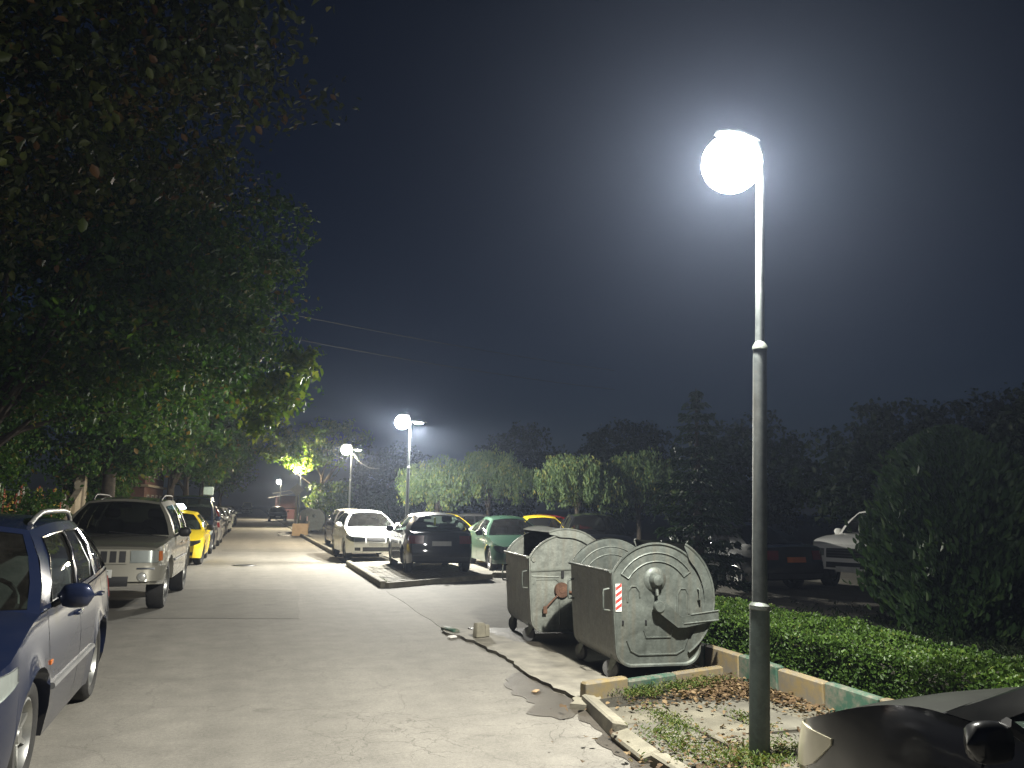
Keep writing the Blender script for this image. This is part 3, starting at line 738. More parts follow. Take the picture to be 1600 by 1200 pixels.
    # wheels
    ww = P.get('ww', .2); tm, rm, hb = wheel_meshes(r, ww, P.get('rim', 'rim'), P.get('spokes', 7))
    for sa in (sf, sr):
        for sg in (-1, 1):
            x = sg*(wf(sa)*.985-ww/2-.012)
            h = link_mesh('wheel', hb, T, (x, sa-L/2, r), (random.Random(sa+sg).uniform(0, 6), 0, 0 if sg > 0 else PI))
            if sa == sf and P.get('steer'): h.rotation_euler.z += P['steer']
            link_mesh('tyre', tm, h); link_mesh('rim', rm, h)
    # fitted panels on front and rear
    def patch(al, zl, zh, rear=False, o=.006, n=10, mrow=3, skirt=.02):
        mb = MB(); zl, zh = pchip(zl) if isinstance(zl, list) else (lambda a, q=zl: q), pchip(zh) if isinstance(zh, list) else (lambda a, q=zh: q)
        def sp(a, z, of):
            e = 1e-3; p = capP(a, z, rear); ta = capP(a+e, z, rear)-capP(a-e, z, rear); tz = capP(a, z+e, rear)-capP(a, z-e, rear)
            nn = ta.cross(tz); nn.normalize()
            if rear: nn = -nn
            return p+nn*of
        for i in range(n+1):
            a = al[0]+(al[1]-al[0])*i/n; l, h = zl(a), max(zh(a), zl(a)+.002)
            for j in range(mrow+1): mb.p(sp(a, l+(h-l)*j/mrow, o), (i, j))
        for i in range(n):
            for j in range(mrow): mb.face(mb.k[(i, j)], mb.k[(i+1, j)], mb.k[(i+1, j+1)], mb.k[(i, j+1)])
        ring = [(i, 0) for i in range(n)]+[(n, j) for j in range(mrow)]+[(i, mrow) for i in range(n, 0, -1)]+[(0, j) for j in range(mrow, 0, -1)]
        back = []
        for (i, j) in ring:
            a = al[0]+(al[1]-al[0])*i/n; l, h = zl(a), max(zh(a), zl(a)+.002); back.append(mb.p(sp(a, l+(h-l)*j/mrow, -skirt)))
        for k in range(len(ring)):
            q = (k+1) % len(ring); mb.face(mb.k[ring[k]], back[k], back[q], mb.k[ring[q]])
        return mb
    T_ = {'T': T, 'patch': patch, 'capP': capP, 'sideP': sideP, 'zsh': zsh, 'L': L, 'H': H, 'gP': gP, 'gT': gT, 'deckP': deckP, 'W': W}
    fz = P.get('fz', {}); zt = zsh(0)
    if not P.get('custom_front'):
        hl = P.get('hl', (.5, 1.32, zt-.17, zt-.02))
        for sg in (-1, 1):
            a0, a1 = (hl[0], hl[1]) if sg > 0 else (-hl[1], -hl[0])
            lo = [(hl[0], hl[2]+.02), ((hl[0]+hl[1])/2, hl[2]), (hl[1], hl[3]-.03)]; hi = [(hl[0], hl[3]-.01), (1.0, hl[3]+.012), (hl[1], hl[3]+.045)]
            if P.get('hlmat'): lo = [(hl[0], .5), (1.0, .485), (1.3, .53), (hl[1], .68)]; hi = [(hl[0], .615), (.95, .648), (1.2, .695), (hl[1], .705)]
            if sg < 0: lo = [(-a, z) for a, z in lo[::-1]]; hi = [(-a, z) for a, z in hi[::-1]]
            h = patch((a0, a1), lo, hi, n=12).build('headlight', M[P.get('hlmat', 'lamp_white')], T, 40)
            if not P.get('hlmat'): patch((a0, a1), lo, hi, o=.014, n=12).build('headlight_glass', M['clear'], h, 40)
        g = P.get('gr', (.4, zt-.15, zt-.03))
        go = patch((-g[0], g[0]), g[1], [(-g[0], g[2]), (0, g[2]+.012), (g[0], g[2])], o=.004).build('grille', M['black'], T, 40)
        if lod >= 2:
            for q in range(3):
                z = g[1]+(g[2]-g[1])*(q+.7)/3.4; patch((-g[0]*.96, g[0]*.96), z, z+.012, o=.012, mrow=1).build('grille_bar', P.get('grillemat', M['plastic_grey']), go, 40)
        patch((-.62, .62), sill+.07, sill+.19, o=.004).build('lower_intake', M['black'], T, 40)
        for sg in (-1, 1):
            patch((.72, .98) if sg > 0 else (-.98, -.72), sill+.09, sill+.18, o=.004, n=5).build('fog_lamp_recess', M['black'], T, 40)
        patch((-.33, .33), .41, .52, o=.015, n=6).build('licence_plate', P.get('platemat', M['plate']), T)
    if not P.get('custom_rear'):
        zt2 = zsh(L)
        for sg in (-1, 1):
            patch((.62, 1.2) if sg > 0 else (-1.2, -.62), zt2-.25, zt2-.06, rear=True, o=.01).build('tail_lamp', M['red_lamp'], T, 40)
        patch((-.33, .33), zt2-.3, zt2-.19, rear=True, o=.012, n=6).build('licence_plate', P.get('rplatemat', M['plate']), T)
        patch((-.98, .98), sill+.1, sill+.2, rear=True, o=.006, n=12).build('bumper_trim', M['dark'], T, 40)
    if P.get('rails'):
        for sg in (-1, 1):
            u0, u1 = .1, .92; pts = []
            for k in range(13):
                u = u0+(u1-u0)*k/12; p = gT(u); e = min(1, min(k, 12-k)/1.5); pts.append((sg*(p.x-.05), p.y, p.z+.02+.06*e))
            ro = MB().tube(pts, .018, 8).build('roof_rail', P['rails'], T, 50)
    if lod >= 2:
        for sg in (-.3, .3):   # wipers
            mb = MB(); mb.tube([wsP(sg+.15, .05)+Vector((0, -.02, 0)), wsP(sg-.4, .12)+Vector((0, -.02, .0))], .008, 5); mb.build('wiper', M['black'], T, 50)
    return T_

def text_mesh(s, size, mat, name='lettering'):
    cu = bpy.data.curves.new(name, 'FONT'); cu.body = s; cu.size = size; cu.extrude = .0015; cu.align_x = 'CENTER'; cu.align_y = 'CENTER'
    o = bpy.data.objects.new(name, cu); col.objects.link(o); dg = bpy.context.evaluated_depsgraph_get()
    me = bpy.data.meshes.new_from_object(o.evaluated_get(dg)); bpy.data.objects.remove(o); bpy.data.curves.remove(cu)
    me.materials.clear(); me.materials.append(mat); return me

PT = {k: paint('paint_'+k, c, mt, ro, du) for k, (c, mt, ro, du) in dict(
    blue=((.008, .013, .036), .2, .35, .03), silver_grey=((.22, .21, .18), .6, .4, .12), beige_silver=((.28, .268, .225), .35, .45, .15), yellow=((.72, .52, .02), 0, .4, .04),
    white=((.75, .75, .71), 0, .4, .1), black=((.006, .0065, .007), .0, .3, .03), green=((.028, .075, .047), .4, .38, .08), silver=((.4, .4, .4), .7, .35, .1),
    red=((.3, .02, .02), .1, .4, .06), navy=((.02, .026, .045), .4, .35, .07), grey=((.1, .1, .1), .5, .4, .1), charcoal=((.035, .035, .036), .4, .4, .1)).items()}
PARK_L = 'cars parked along the left side of the street'; PARK_R = 'cars parked in the yard on the right'

# blue people carrier, nearest on the left
c = car('parked_car', 'dark blue people carrier with roof rails and chrome window surrounds, front towards us', MPV, (-2.02, 6.68), R(1.2), PT['blue'], PARK_L,
        trim=True, rails=M['rim'], strip=M['plastic_grey'], spokes=7, hl=(.45, 1.42, .56, .72), sf=.84, sr=3.2, L=4.2, H=1.54)
T = c['T']
for sg in (-1, 1):
    p = c['sideP'](1.0+.18, .66, sg); mb = MB(); mb.box((0, 0, 0), (.012, .06, .03), bev=.004); mb.build('side_repeater', M['amber'], T, 40, loc=(p.x+sg*.004, p.y, p.z))

# silver off-roader
c = car('parked_off_roader', 'dusty silver off-roader with a slotted upright grille and dark windscreen', SUV, (-2.08, 15.45), R(-1.5), PT['beige_silver'], PARK_L, cat='off-roader',
        custom_front=True, glass='tint', hoodmat=PT['silver_grey'], roofmat=PT['silver_grey'], rails=M['dark'], mirrormat=M['black'], spokes=5, strip=M['plastic_grey'], blackp=[(.38, .41), (.67, .71)])
T = c['T']; patch = c['patch']
g = patch((-.56, .56), .74, .945, o=.02, n=14).build('grille', PT['beige_silver'], T, 40)
for k in range(7):
    a = -.48+k*.16; patch((a-.055, a+.055), .765, .925, o=.028, n=3).build('grille_slot', M['black'], g, 40)
for sg in (-1, 1):
    al = (.62, 1.10) if sg > 0 else (-1.10, -.62)
    h = patch(al, .76, .935, o=.012).build('headlight', M['lamp_white'], T, 40); patch(al, .76, .935, o=.022).build('headlight_glass', M['clear'], h, 40)
    al = (1.12, 1.24) if sg > 0 else (-1.24, -1.12); patch(al, .78, .92, o=.014, n=3).build('indicator', M['amber'], T, 40)
bmp = patch((-1.28, 1.28), .50, .715, o=.07, n=24, skirt=.08).build('bumper', PT['beige_silver'], T, 40)
patch((-.62, .62), .44, .545, o=.078, n=10).build('lower_intake', M['black'], bmp, 40)
for sg in (-1, 1):
    p = c['capP'](sg*.86, .56); f = MB().lathe([(.0, .03), (.05, .028), (.062, .02), (.07, .0)], 16, 'y').build('fog_lamp', M['lamp_white'], bmp, 40, loc=(p.x, p.y-.075, p.z))
    al = (.74, 1.0) if sg > 0 else (-1.0, -.74); patch(al, .66, .685, o=.078, n=4).build('bumper_strip', M['chrome'], bmp, 40)
    p0, p1 = c['capP'](sg*.3, .46), None
    MB().tube([(p0.x, p0.y-.04, .47), (p0.x, p0.y-.13, .47), (p0.x, p0.y-.13, .43), (p0.x, p0.y-.04, .43)], .012, 6).build('tow_hook', M['galv'], bmp, 50)
p = c['capP'](.1, .63); pl_ = MB().box((0, 0, 0), (.5, .02, .115), bev=.004).build('licence_plate', M['plate'], T, 30, loc=(.02, p.y-.105, .615))
link_mesh('lettering', text_mesh('EC', .1, M['plate_text']), pl_, (.15, -.0115, 0), (PI/2, 0, 0))

# yellow taxi
c = car('parked_taxi', 'bright yellow taxi with a glowing white roof sign', SED, (-2.05, 24.95), 0, PT['yellow'], PARK_L, cat='taxi', mirrormat=M['black'], spokes=5, rim='steelrim', steer=R(-8), gr=(.3, .52, .66), hl=(.42, 1.2, .52, .65))
mb = MB().box((0, 0, 0), (.5, .16, .17), taper=.8, bev=.05); mb.build('roof_sign', M['taxi_sign'], c['T'], 50, loc=(0.0, -.15, 1.53))

far = [('parked_van', 'tall dark van with a pale green roof box, right behind the yellow taxi', VAN, 29.9, 'navy', 'van'),
       ('parked_estate', 'silver estate with red tail lamps up its pillars, behind the dark van', MPV, 35.0, 'silver', 'car'),
       ('parked_car', 'black car parked behind the silver estate on the left kerb', SED, 40.2, 'black', 'car'),
       ('parked_car', 'grey hatchback parked behind the black car on the left kerb', HAT, 45.2, 'grey', 'car'),
       ('parked_car', 'white-bonneted car far down the left kerb', SED, 50.4, 'white', 'car'),
       ('parked_car', 'navy hatchback far down the left kerb', HAT, 55.8, 'navy', 'car'),
       ('parked_car', 'silver hatchback far down the left kerb', HAT, 61.0, 'silver', 'car'),
       ('parked_car', 'charcoal car far down the left kerb', SED, 66.5, 'charcoal', 'car')]
for i, (nm, lab, bs, y, pk_, ct) in enumerate(far):
    away = i == 1
    c = car(nm, lab, bs, (-2.02+.05*math.sin(i*2.1), y), PI if away else 0, PT[pk_], PARK_L, lod=1, cat=ct)
    if i == 0: MB().box((0, 0, 0), (.32, .3, .3), bev=.03).build('roof_box', M['sign_off'], c['T'], 40, loc=(.55, -.5, 2.05))
    if i == 1:
        for sg in (-1, 1):
            pts = [c['gP'](.97, v, sg) for v in (.05, .3, .6, .9)]; MB().tube([p+Vector((sg*.01, .02, 0)) for p in pts], .045, 8).build('pillar_lamp', M['red_lamp'], c['T'], 50)
for i, (x, y, pk_, lab, bs, rot) in enumerate([(2.9-.55, 82, 'black', 'small black car far off by the red kiosk on the right kerb', SED, 0), (-.9, 150, 'white', 'white van standing at the far end of the street', VAN, 0)]):
    car('parked_car' if i == 0 else 'parked_van', lab, bs, (x, y), rot, PT[pk_], lod=1, cat='car' if i == 0 else 'van')

# right-hand side
car('parked_car', 'white hatchback facing us at the edge of the paved slab', HAT, (3.42, 25.75, .07), R(2), PT['white'], PARK_R, spokes=5, gr=(.42, .56, .655), hl=(.5, 1.38, .53, .68), zsh=[(0, .67), (.25, .75), (1.02, .92), (2.4, .95), (3.7, 1.0), (3.92, .96)])
car('parked_car', 'dark hatchback with a bright reflection painted on its roof, tucked behind the white hatchback', HAT, (3.75, 32.6, .07), R(2), PT['charcoal'], PARK_R, lod=1, roofmat=PT['white'])  # white roof colour stands in for a reflection off dark paint
c = car('parked_car', 'black hatchback seen from behind on the paved slab', HAT, (4.42, 20.95, .07), PI+R(-2), PT['black'], PARK_R, spokes=5, W=1.68, H=1.45)
mb = MB(); mb.box((0, 0, 0), (.05, .012, .2), bev=.004).build('window_sticker', simple('lime_tag', (.45, .55, .03), .6), c['T'], 40, loc=(.12, 1.62, 1.22))
car('parked_car', 'metallic green saloon facing us behind the black hatchback', SED, (7.0, 22.3), R(-3), PT['green'], PARK_R, spokes=7, L=4.65, mirrormat=M['black'])
car('parked_car', 'silver saloon standing sideways under the low trees', SED, (7.9, 31.0), R(-86), PT['grey'], PARK_R, lod=1)
car('parked_car', 'yellow car half hidden behind the green saloon and the container', SED, (9.6, 26.6), R(-12), PT['yellow'], PARK_R, lod=1)
car('parked_taxi', 'yellow taxi whose roof shows just past the black hatchback', SED, (6.55, 28.4), R(4), PT['yellow'], PARK_R, lod=1, cat='taxi')
car('parked_car', 'red car showing only its roof behind the green saloon', SED, (10.9, 30.6), R(-80), PT['red'], PARK_R, lod=1)
car('parked_car', 'black estate car parked in the yard behind the containers', MPV, (9.2, 21.2), R(-15), PT['black'], PARK_R, lod=1, H=1.55, trim=True)
car('parked_car', 'dark saloon with an orange number plate, seen from behind in the yard', SED, (10.75, 16.7), PI+R(4), PT['black'], PARK_R, lod=1, rplatemat=M['plate_orange'])
c = car('parked_off_roader', 'white off-roader nosing out beside the dark thuja', SUV, (14.5, 15.85), R(-60), PT['white'], PARK_R, cat='off-roader', spokes=5, gr=(.62, .70, .9), hl=(.68, 1.2, .72, .9), L=4.9, sr=3.85, s0=1.85, s1=2.45, s2=4.35, s3=4.75, H=1.8, doors=[(1.95, 2.85), (2.86, 3.6)],
        zsh=[(0, .98), (.2, 1.04), (1.52, 1.16), (3, 1.16), (4.7, 1.16), (4.9, 1.1)])
car('parked_car', 'unlit dark car in the shadows beyond the thuja', HAT, (13.0, 11.5), R(-70), PT['charcoal'], PARK_R, lod=1)
# black car at the near right
car('parked_car', 'black saloon beside the nearest lamp post with a pale corner lamp and dusty bonnet', SED, (3.10, 1.2), PI-R(5), PT['black'], None, spokes=5, hlmat='lamp_cream', mz=-.07, msc=.8,
    hl=(.6, 1.52, .46, .63), flare=.004, zsh=[(0, .66), (.25, .73), (1.15, .96), (2.6, .97), (3.9, 1.0), (4.5, .95)], hoodmat=simple('dusty_black_bonnet', (.008, .0095, .007), .7, 0, .4, 3, spec=.05), s0=1.15, s1=1.9, glass='glass')

# ------------------------------------------------------------------ waste containers
def container(loc, rz, label, lid=(62, -58), mat='galv', old=False, full=True, lever=True, L_=1.2, group='round-lidded steel waste containers'):
    t = empty('waste_container', loc, rz, label, 'waste container', group)
    cx, cz, rad = .48, .77, .54
    def outline():
        pts = []
        a0 = math.atan2(1.03-cz, 0.0-cx); a1 = R(-2)
        for k in range(25):
            a = a0+(a1-a0)*k/24; pts.append((cx+rad*math.cos(a), cz+rad*math.sin(a)))
        x1 = .93
        pts.append((.97, .5)); bx, bz, br = .77, .30, .17
        for k in range(9): a = R(0-90*k/8); pts.append((bx+br*math.cos(a), bz+br*math.sin(a)))
        bx = .21
        for k in range(9): a = R(-90-90*k/8); pts.append((bx+br*math.cos(a), bz+br*math.sin(a)))
        pts.append((0.02, .6)); return pts
    ol = outline(); n = len(ol)
    lean_ = lambda y: 0
    pmat = M['galv_old' if old else mat]
    for y0, nm in ((0, 'end_plate'), (L_, 'end_plate')):
        mb = MB(); e = .006 if y0 == 0 else -.006
        cxm, czm = .48, .7
        rings = [(1.0, 0.), (1.0, -e*2.5), (.972, -e*2.5), (.95, 0)]
        # flat plate with a raised rolled rim
        k0 = len(mb.v)
        for (sc, dy) in rings:
            for (x, z) in ol: mb.v.append((cxm+(x-cxm)*sc, y0+dy, czm+(z-czm)*sc))
        for q in range(3):
            for i in range(n): j = (i+1) % n; mb.face(q*n+i, q*n+j, (q+1)*n+j, (q+1)*n+i)
        mb.v.append((cxm, y0, czm)); ci = len(mb.v)-1
        for i in range(n): mb.face(3*n+i, 3*n+(i+1) % n, ci)
        pe = mb.build(nm, pmat, t, 25)
        if y0 == 0 or full:
            f = -1 if y0 == 0 else 1; yy = y0+f*.002
            def rib(pts, r_=.012):
                MB().tube([(x, yy, z) for x, z in pts], r_, 6).build('pressed_rib', pmat, pe, 60)
            arc = lambda r_, a, b, k=14: [(cx+r_*math.cos(R(a+(b-a)*i/k)), cz+r_*math.sin(R(a+(b-a)*i/k))) for i in range(k+1)]
            if not old:
                band = arc(.44, 148, 35); inner = arc(.355, 35, 148); e1 = arc(.44, 148, 148, 1)[0]
                rib(band+inner+[band[0]], .010)
                rib([(.17, .74), (.175, .84), (.21, .885), (.26, .885), (.295, .84), (.30, .78)], .009)
                rib([(.70, .62), (.70, .80), (.735, .86), (.79, .86), (.82, .80), (.82, .62)], .009)
                rib([(.16, .38), (.2, .28), (.28, .24), (.68, .24), (.76, .28), (.80, .38)], .010)
                rib([(.34, .47), (.36, .40), (.62, .40), (.64, .47)], .009)
            else:
                rib([(.03, .86), (.94, .90)], .014); rib([(.05, .80), (.4, .79)], .010)
                rib([(.07, .70), (.1, .76), (.36, .76), (.40, .72), (.41, .22)], .009); rib([(.62, .84), (.62, .56), (.9, .56)], .009)
    # pressed front, floor and back as one folded sheet
    def fold(ids, name, mat_, off=.0, y0=.003, y1=L_-.003):
        mb = MB()
        for (x, z) in ids: mb.v += [(x, y0, z), (x, y1, z)]
        for i in range(len(ids)-1): mb.face(2*i, 2*i+1, 2*i+3, 2*i+2)
        return mb.build(name, mat_, t, 30)
    low = [p for p in ol[25:]]
    fr_ = [p for p in low if p[0] < .215 and True][-10:]
    front = fr_+[(.0, 1.03)]
    fo = fold(front, 'front_panel', M['bin_dark'])
    k = low.index(fr_[0]); fold(low[:k+1], 'floor_panel', M['bin_dark'])
    fold([ol[24], low[0]], 'back_panel', M['bin_dark'])
    MB().tube([(-.012, -.01, 1.03), (-.012, L_+.01, 1.03)], .018, 8).build('front_rim', pmat, t, 50)
    # handles on the front panel next to the end plates
    for y in (.07, L_-.07):
        MB().tube([(.01, y, .86), (-.05, y, .85), (-.055, y, .82), (-.055, y, .69), (-.05, y, .66), (.015, y, .65)], .011, 8).build('handle', M['galv'], fo, 50)
    # rolling lid, turned back
    a0, a1 = R(lid[0]), R(lid[1]); ro, ri = .605, .50
    mb = MB(); seg = 20; y0, y1 = -.03, L_+.03
    for i in range(seg+1):
        a = a0+(a1-a0)*i/seg; c_, s_ = math.cos(a), math.sin(a)
        mb.v += [(cx+ro*c_, y0, cz+ro*s_), (cx+ro*c_, y1, cz+ro*s_)]
    for i in range(seg): mb.face(2*i, 2*i+1, 2*i+3, 2*i+2)
    ld = mb.build('lid', pmat, t, 40)
    for yy in (y0, y1):
        mb = MB()
        for i in range(seg+1):
            a = a0+(a1-a0)*i/seg; c_, s_ = math.cos(a), math.sin(a); e = min(1, min(i, seg-i)/3+.25); ri_ = ro-(ro-ri)*e
            mb.v += [(cx+ro*c_, yy, cz+ro*s_), (cx+ri_*c_, yy, cz+ri_*s_)]
        for i in range(seg): mb.face(2*i, 2*i+1, 2*i+3, 2*i+2)
        mb.build('lid_flange', pmat, ld, 40)
        MB().tube([(cx+ro*math.cos(a0+(a1-a0)*i/seg), yy, cz+ro*math.sin(a0+(a1-a0)*i/seg)) for i in range(seg+1)], .012, 6).build('lid_edge', pmat, ld, 50)
    # pivot, bracket and lever on each end
    for f, y in ((-1, 0.), (1, L_)):
        if f > 0 and not full: continue
        if not old:
            pv_ = MB().lathe([(.12, 0), (.105, .018), (.075, .026), (.062, .06), (.05, .085), (.02, .095), (0, .096)], 20, 'y').build('pivot_boss', M['galv'], t, 40, loc=(.46, y, .95), rot=(0, 0, 0 if f < 0 else PI))
            if lever:
                bk = MB(); bk.tube([(.46, y+f*.03, .92), (.462, y+f*.055, .80)], .018, 6)
                bk.build('bracket', M['galv'], t, 50)
                MB().lathe([(.0, .10), (.05, .10), (.056, .085), (.056, .05)], 14, 'y').build('lever_hub', M['galv'], t, 40, loc=(.47, y, .70), rot=(0, 0, 0 if f < 0 else PI))
                lv = MB(); pts = [(.44, .75), (.53, .745), (.70, .60), (1.10, .66), (1.10, .56), (.74, .50), (.66, .50), (.44, .66)]
                ya, yb = y+f*.075, y+f*.088
                lv.v += [(x, ya, z) for x, z in pts]+[(x, yb, z) for x, z in pts]; q = len(pts)
                for i in range(q): j = (i+1) % q; lv.face(i, j, q+j, q+i)
                lv.f += [tuple(range(q)), tuple(range(2*q-1, q-1, -1))]
                lv.build('lid_lever', pmat, t, 30)
                for z in (.655, .565): MB().tube([(.72 if z < .6 else .8, y+f*.088, z-.03 if z < .6 else z-.035), (1.1, y+f*.09, z)], .008, 6).build('lever_edge', pmat, t, 50)
        elif f < 0:
            MB().lathe([(.0, .05), (.035, .05), (.04, .045), (.085, .045), (.095, .03), (.095, .0)], 20, 'y').build('lever_hub', M['rust'], t, 40, loc=(.43, y, .63))
            MB().tube([(.40, y-.03, .60), (.22, y-.05, .43)], .012, 6).build('lid_lever', M['rust'], t, 50)
            MB().box((.21, y-.05, .40), (.05, .02, .09), bev=.006).build('lever_tip', M['rust'], t, 40)
            MB().tube([(.52, y-.02, .61), (.62, y-.03, .60), (.72, y-.03, .63), (.8, y-.03, .72)], .016, 6).build('lever_rod', M['rust'], t, 50)
            MB().box((.44, y-.012, .82), (.035, .02, .085), bev=.004).build('slot', M['black'], t, 40)
            MB().tube([(.64, y, .80), (.64, y-.05, .79), (.64, y-.05, .66), (.64, y, .65)], .012, 6).build('handle', M['galv_old'], t, 50)
            MB().lathe([(0, .015), (.03, .015), (.035, 0)], 12, 'y').build('bolt', M['galv_old'], t, 40, loc=(.07, y, 1.0))
    if not old:
        # warning sticker and bolts
        st = MB().box((.075, -.004, .78), (.062, .006, .26)).build('warning_sticker', M['awning'], t)
        for k in range(4):
            z = .68+k*.062; mb = MB(); mb.v += [(.046, -.0095, z-.02), (.104, -.0095, z+.02), (.104, -.0095, z+.052), (.046, -.0095, z+.012)]; mb.f.append((0, 1, 2, 3)); mb.build('red_stripe', M['red_stripe'], st)
        for x in (.12, .36): MB().box((x, -.006, .545), (.018, .012, .045), bev=.003).build('bolt', M['black'], t, 30)
        MB().tube([(.92, -.01, .86), (.92, -.05, .85), (.92, -.05, .76), (.92, -.01, .75)], .01, 6).build('handle', M['galv'], t, 50)
    # casters
    for (x, y, a) in ((.12, .14, .7), (.82, .14, -.5), (.12, L_-.14, .3), (.82, L_-.14, 1.2)):
        cs_ = MB(); cs_.box((0, 0, .22), (.1, .1, .02))
        for sg in (-1, 1):
            n0 = len(cs_.v); X = sg*.032
            cs_.v += [(X-.003, -.04, .21), (X-.003, .05, .21), (X-.003, .09, .075), (X-.003, .05, .075), (X+.003, -.04, .21), (X+.003, .05, .21), (X+.003, .09, .075), (X+.003, .05, .075)]
            cs_.f += [tuple(n0+q for q in f_) for f_ in ((0, 1, 2, 3), (7, 6, 5, 4), (0, 4, 5, 1), (1, 5, 6, 2), (2, 6, 7, 3), (3, 7, 4, 0))]
        k_ = cs_.build('caster', M['galv_old'], t, 30, loc=(x, y, 0), rot=(0, 0, a))
        MB().lathe([(.0, -.022), (.06, -.022), (.085, -.018), (.085, .018), (.06, .022), (0, .022)], 18, 'x', (0, .07, .085)).build('caster_wheel', M['plastic_grey'], k_, 40)
    return t
M['red_stripe'] = simple('red_tape', (.45, .05, .04), .5, var=.2)
container((3.36, 7.28, .03), R(-3), 'grey steel waste container with a red and white sticker and round pivot boss', (60, -58))
container((3.27, 9.5, .03), R(-4), 'weathered steel waste container with a rusty lever on its end plate', (112, -20), old=True)
container((3.0, 48.6, .07), R(-8), 'far grey waste container with its lid standing open, beside the cardboard box', (75, -40), full=False, L_=1.2)
container((2.75, 51.2, .07), R(-8), 'far grey waste container standing behind the one next to the cardboard box', (100, -40), full=False, L_=1.2)

# ------------------------------------------------------------------ foliage
def leaf_mesh(name, C_, D_, Nn, size, mat, tint, width=.55, fold=.12):
    n = len(C_); s = size[:, None]
    D_ = D_/np.linalg.norm(D_, axis=1, keepdims=True); Sd = np.cross(D_, Nn); Sd /= np.linalg.norm(Sd, axis=1, keepdims=True)+1e-9; Up = np.cross(Sd, D_)
    w = width*.5
    V = np.empty((n, 6, 3))
    V[:, 0] = C_-D_*s*.5; V[:, 1] = C_-D_*s*.15+Sd*s*w+Up*s*fold; V[:, 2] = C_+D_*s*.2+Sd*s*w*.85+Up*s*fold
    V[:, 3] = C_+D_*s*.5-Up*s*fold*.5; V[:, 4] = C_+D_*s*.2-Sd*s*w*.85+Up*s*fold; V[:, 5] = C_-D_*s*.15-Sd*s*w+Up*s*fold
    b = np.arange(n)[:, None]*6
    Fc = np.concatenate([b+np.array([[0, 1, 2, 3]]), b+np.array([[0, 3, 4, 5]])], 1).reshape(-1)
    me = bpy.data.meshes.new(name); me.vertices.add(n*6); me.vertices.foreach_set('co', V.reshape(-1).astype(np.float32))
    me.loops.add(n*8); me.loops.foreach_set('vertex_index', Fc.astype(np.int32))
    me.polygons.add(n*2); me.polygons.foreach_set('loop_start', (np.arange(n*2)*4).astype(np.int32))
    try: me.polygons.foreach_set('loop_total', np.full(n*2, 4, np.int32))
    except Exception: pass
    at = me.attributes.new('tint', 'FLOAT', 'POINT'); at.data.foreach_set('value', np.repeat(tint, 6).astype(np.float32))
    me.materials.append(mat); me.update(); me.validate(); return me
def unit(rs, n):
    v = rs.normal(size=(n, 3)); return v/np.linalg.norm(v, axis=1, keepdims=True)
def clumps_in(rs, blobs, n, shell=.55):
    vol = np.array([b[3]*b[4]*b[5] for b in blobs]); pk_ = rs.choice(len(blobs), n, p=vol/vol.sum()); out = np.empty((n, 3))
    d = unit(rs, n); rad = shell+(1-shell)*rs.random(n)**.6; rad *= (1+.14*np.sin(d[:, 0]*5+d[:, 2]*7+pk_)+.08*rs.normal(size=n))
    for i in range(n):
        b = blobs[pk_[i]]; out[i] = (b[0]+d[i, 0]*rad[i]*b[3], b[1]+d[i, 1]*rad[i]*b[4], b[2]+d[i, 2]*rad[i]*b[5])
    return out
def crown_mesh(name, seed, blobs, nc, per, leaf, mat, cr=.35, droop=0., width=.6, zmin=None, flat=.7, dead=.03):
    rs = np.random.default_rng(seed); cc = clumps_in(rs, blobs, nc)
    if zmin is not None: cc = cc[cc[:, 2] > zmin]
    nc = len(cc); n = nc*per; ci = np.repeat(np.arange(nc), per)
    sc = cr*(.6+.8*rs.random(nc))
    o = unit(rs, n)*(rs.random(n)**.5)[:, None]*sc[ci][:, None]; o[:, 2] *= flat
    if droop: o[:, 2] = -np.abs(rs.random(n)**.8)*droop*(.5+rs.random(nc))[ci]; o[:, :2] *= .45
    Cn = cc[ci]+o
    D_ = unit(rs, n); D_[:, 2] -= (.6 if not droop else 1.6); Nn = unit(rs, n); Nn[:, 2] += 1.2
    tint = np.clip(.42+.2*rs.normal(size=nc)[ci]+.16*rs.normal(size=n), 0, .93); dd = rs.random(n) < dead; tint[dd] = 1.0
    return leaf_mesh(name, Cn, D_, Nn, leaf*(.4+1.0*rs.random(n)), mat, tint, width), cc
def trunk_mesh(seed, h, r, cc, nl=9, lean=(0, 0), mat='bark'):
    rnd = random.Random(seed); mb = MB(); pts = []; rs_ = []
    for i in range(7):
        t = i/6; pts.append((lean[0]*t+rnd.uniform(-.04, .04)*t, lean[1]*t+rnd.uniform(-.04, .04)*t, -.1+(h+.1)*t)); rs_.append(r*(1.35 if i == 0 else 1.05-.45*t))
    mb.tube(pts, rs_, 12); top = Vector(pts[-1])
    for k in range(min(nl, len(cc))):
        e = Vector(cc[rnd.randrange(len(cc))]); st = Vector(pts[-1-(k % 3)]); mid = st.lerp(e, .5)+Vector((rnd.uniform(-.3, .3), rnd.uniform(-.3, .3), rnd.uniform(.1, .5)))
        ps = [st, st.lerp(mid, .5)+Vector((0, 0, .1)), mid, mid.lerp(e, .55)+Vector((rnd.uniform(-.15, .15), rnd.uniform(-.15, .15), .05)), e]
        mb.tube(ps, [r*.42, r*.34, r*.25, r*.15, r*.04], 7)
    return mb.mesh('trunk', M[mat], 50)
def tree(name, label, loc, seed, h, r, blobs, nc, per, leaf, mat, group=None, nl=10, lean=(0, 0), rz=0, cat='tree', **kw):
    t = empty(name, loc, rz, label, cat, group); cm, cc = crown_mesh('crown', seed, blobs, nc, per, leaf, M[mat], **kw)
    link_mesh('trunk', trunk_mesh(seed, h, r, cc, nl, lean), t); link_mesh('crown', cm, t); return t

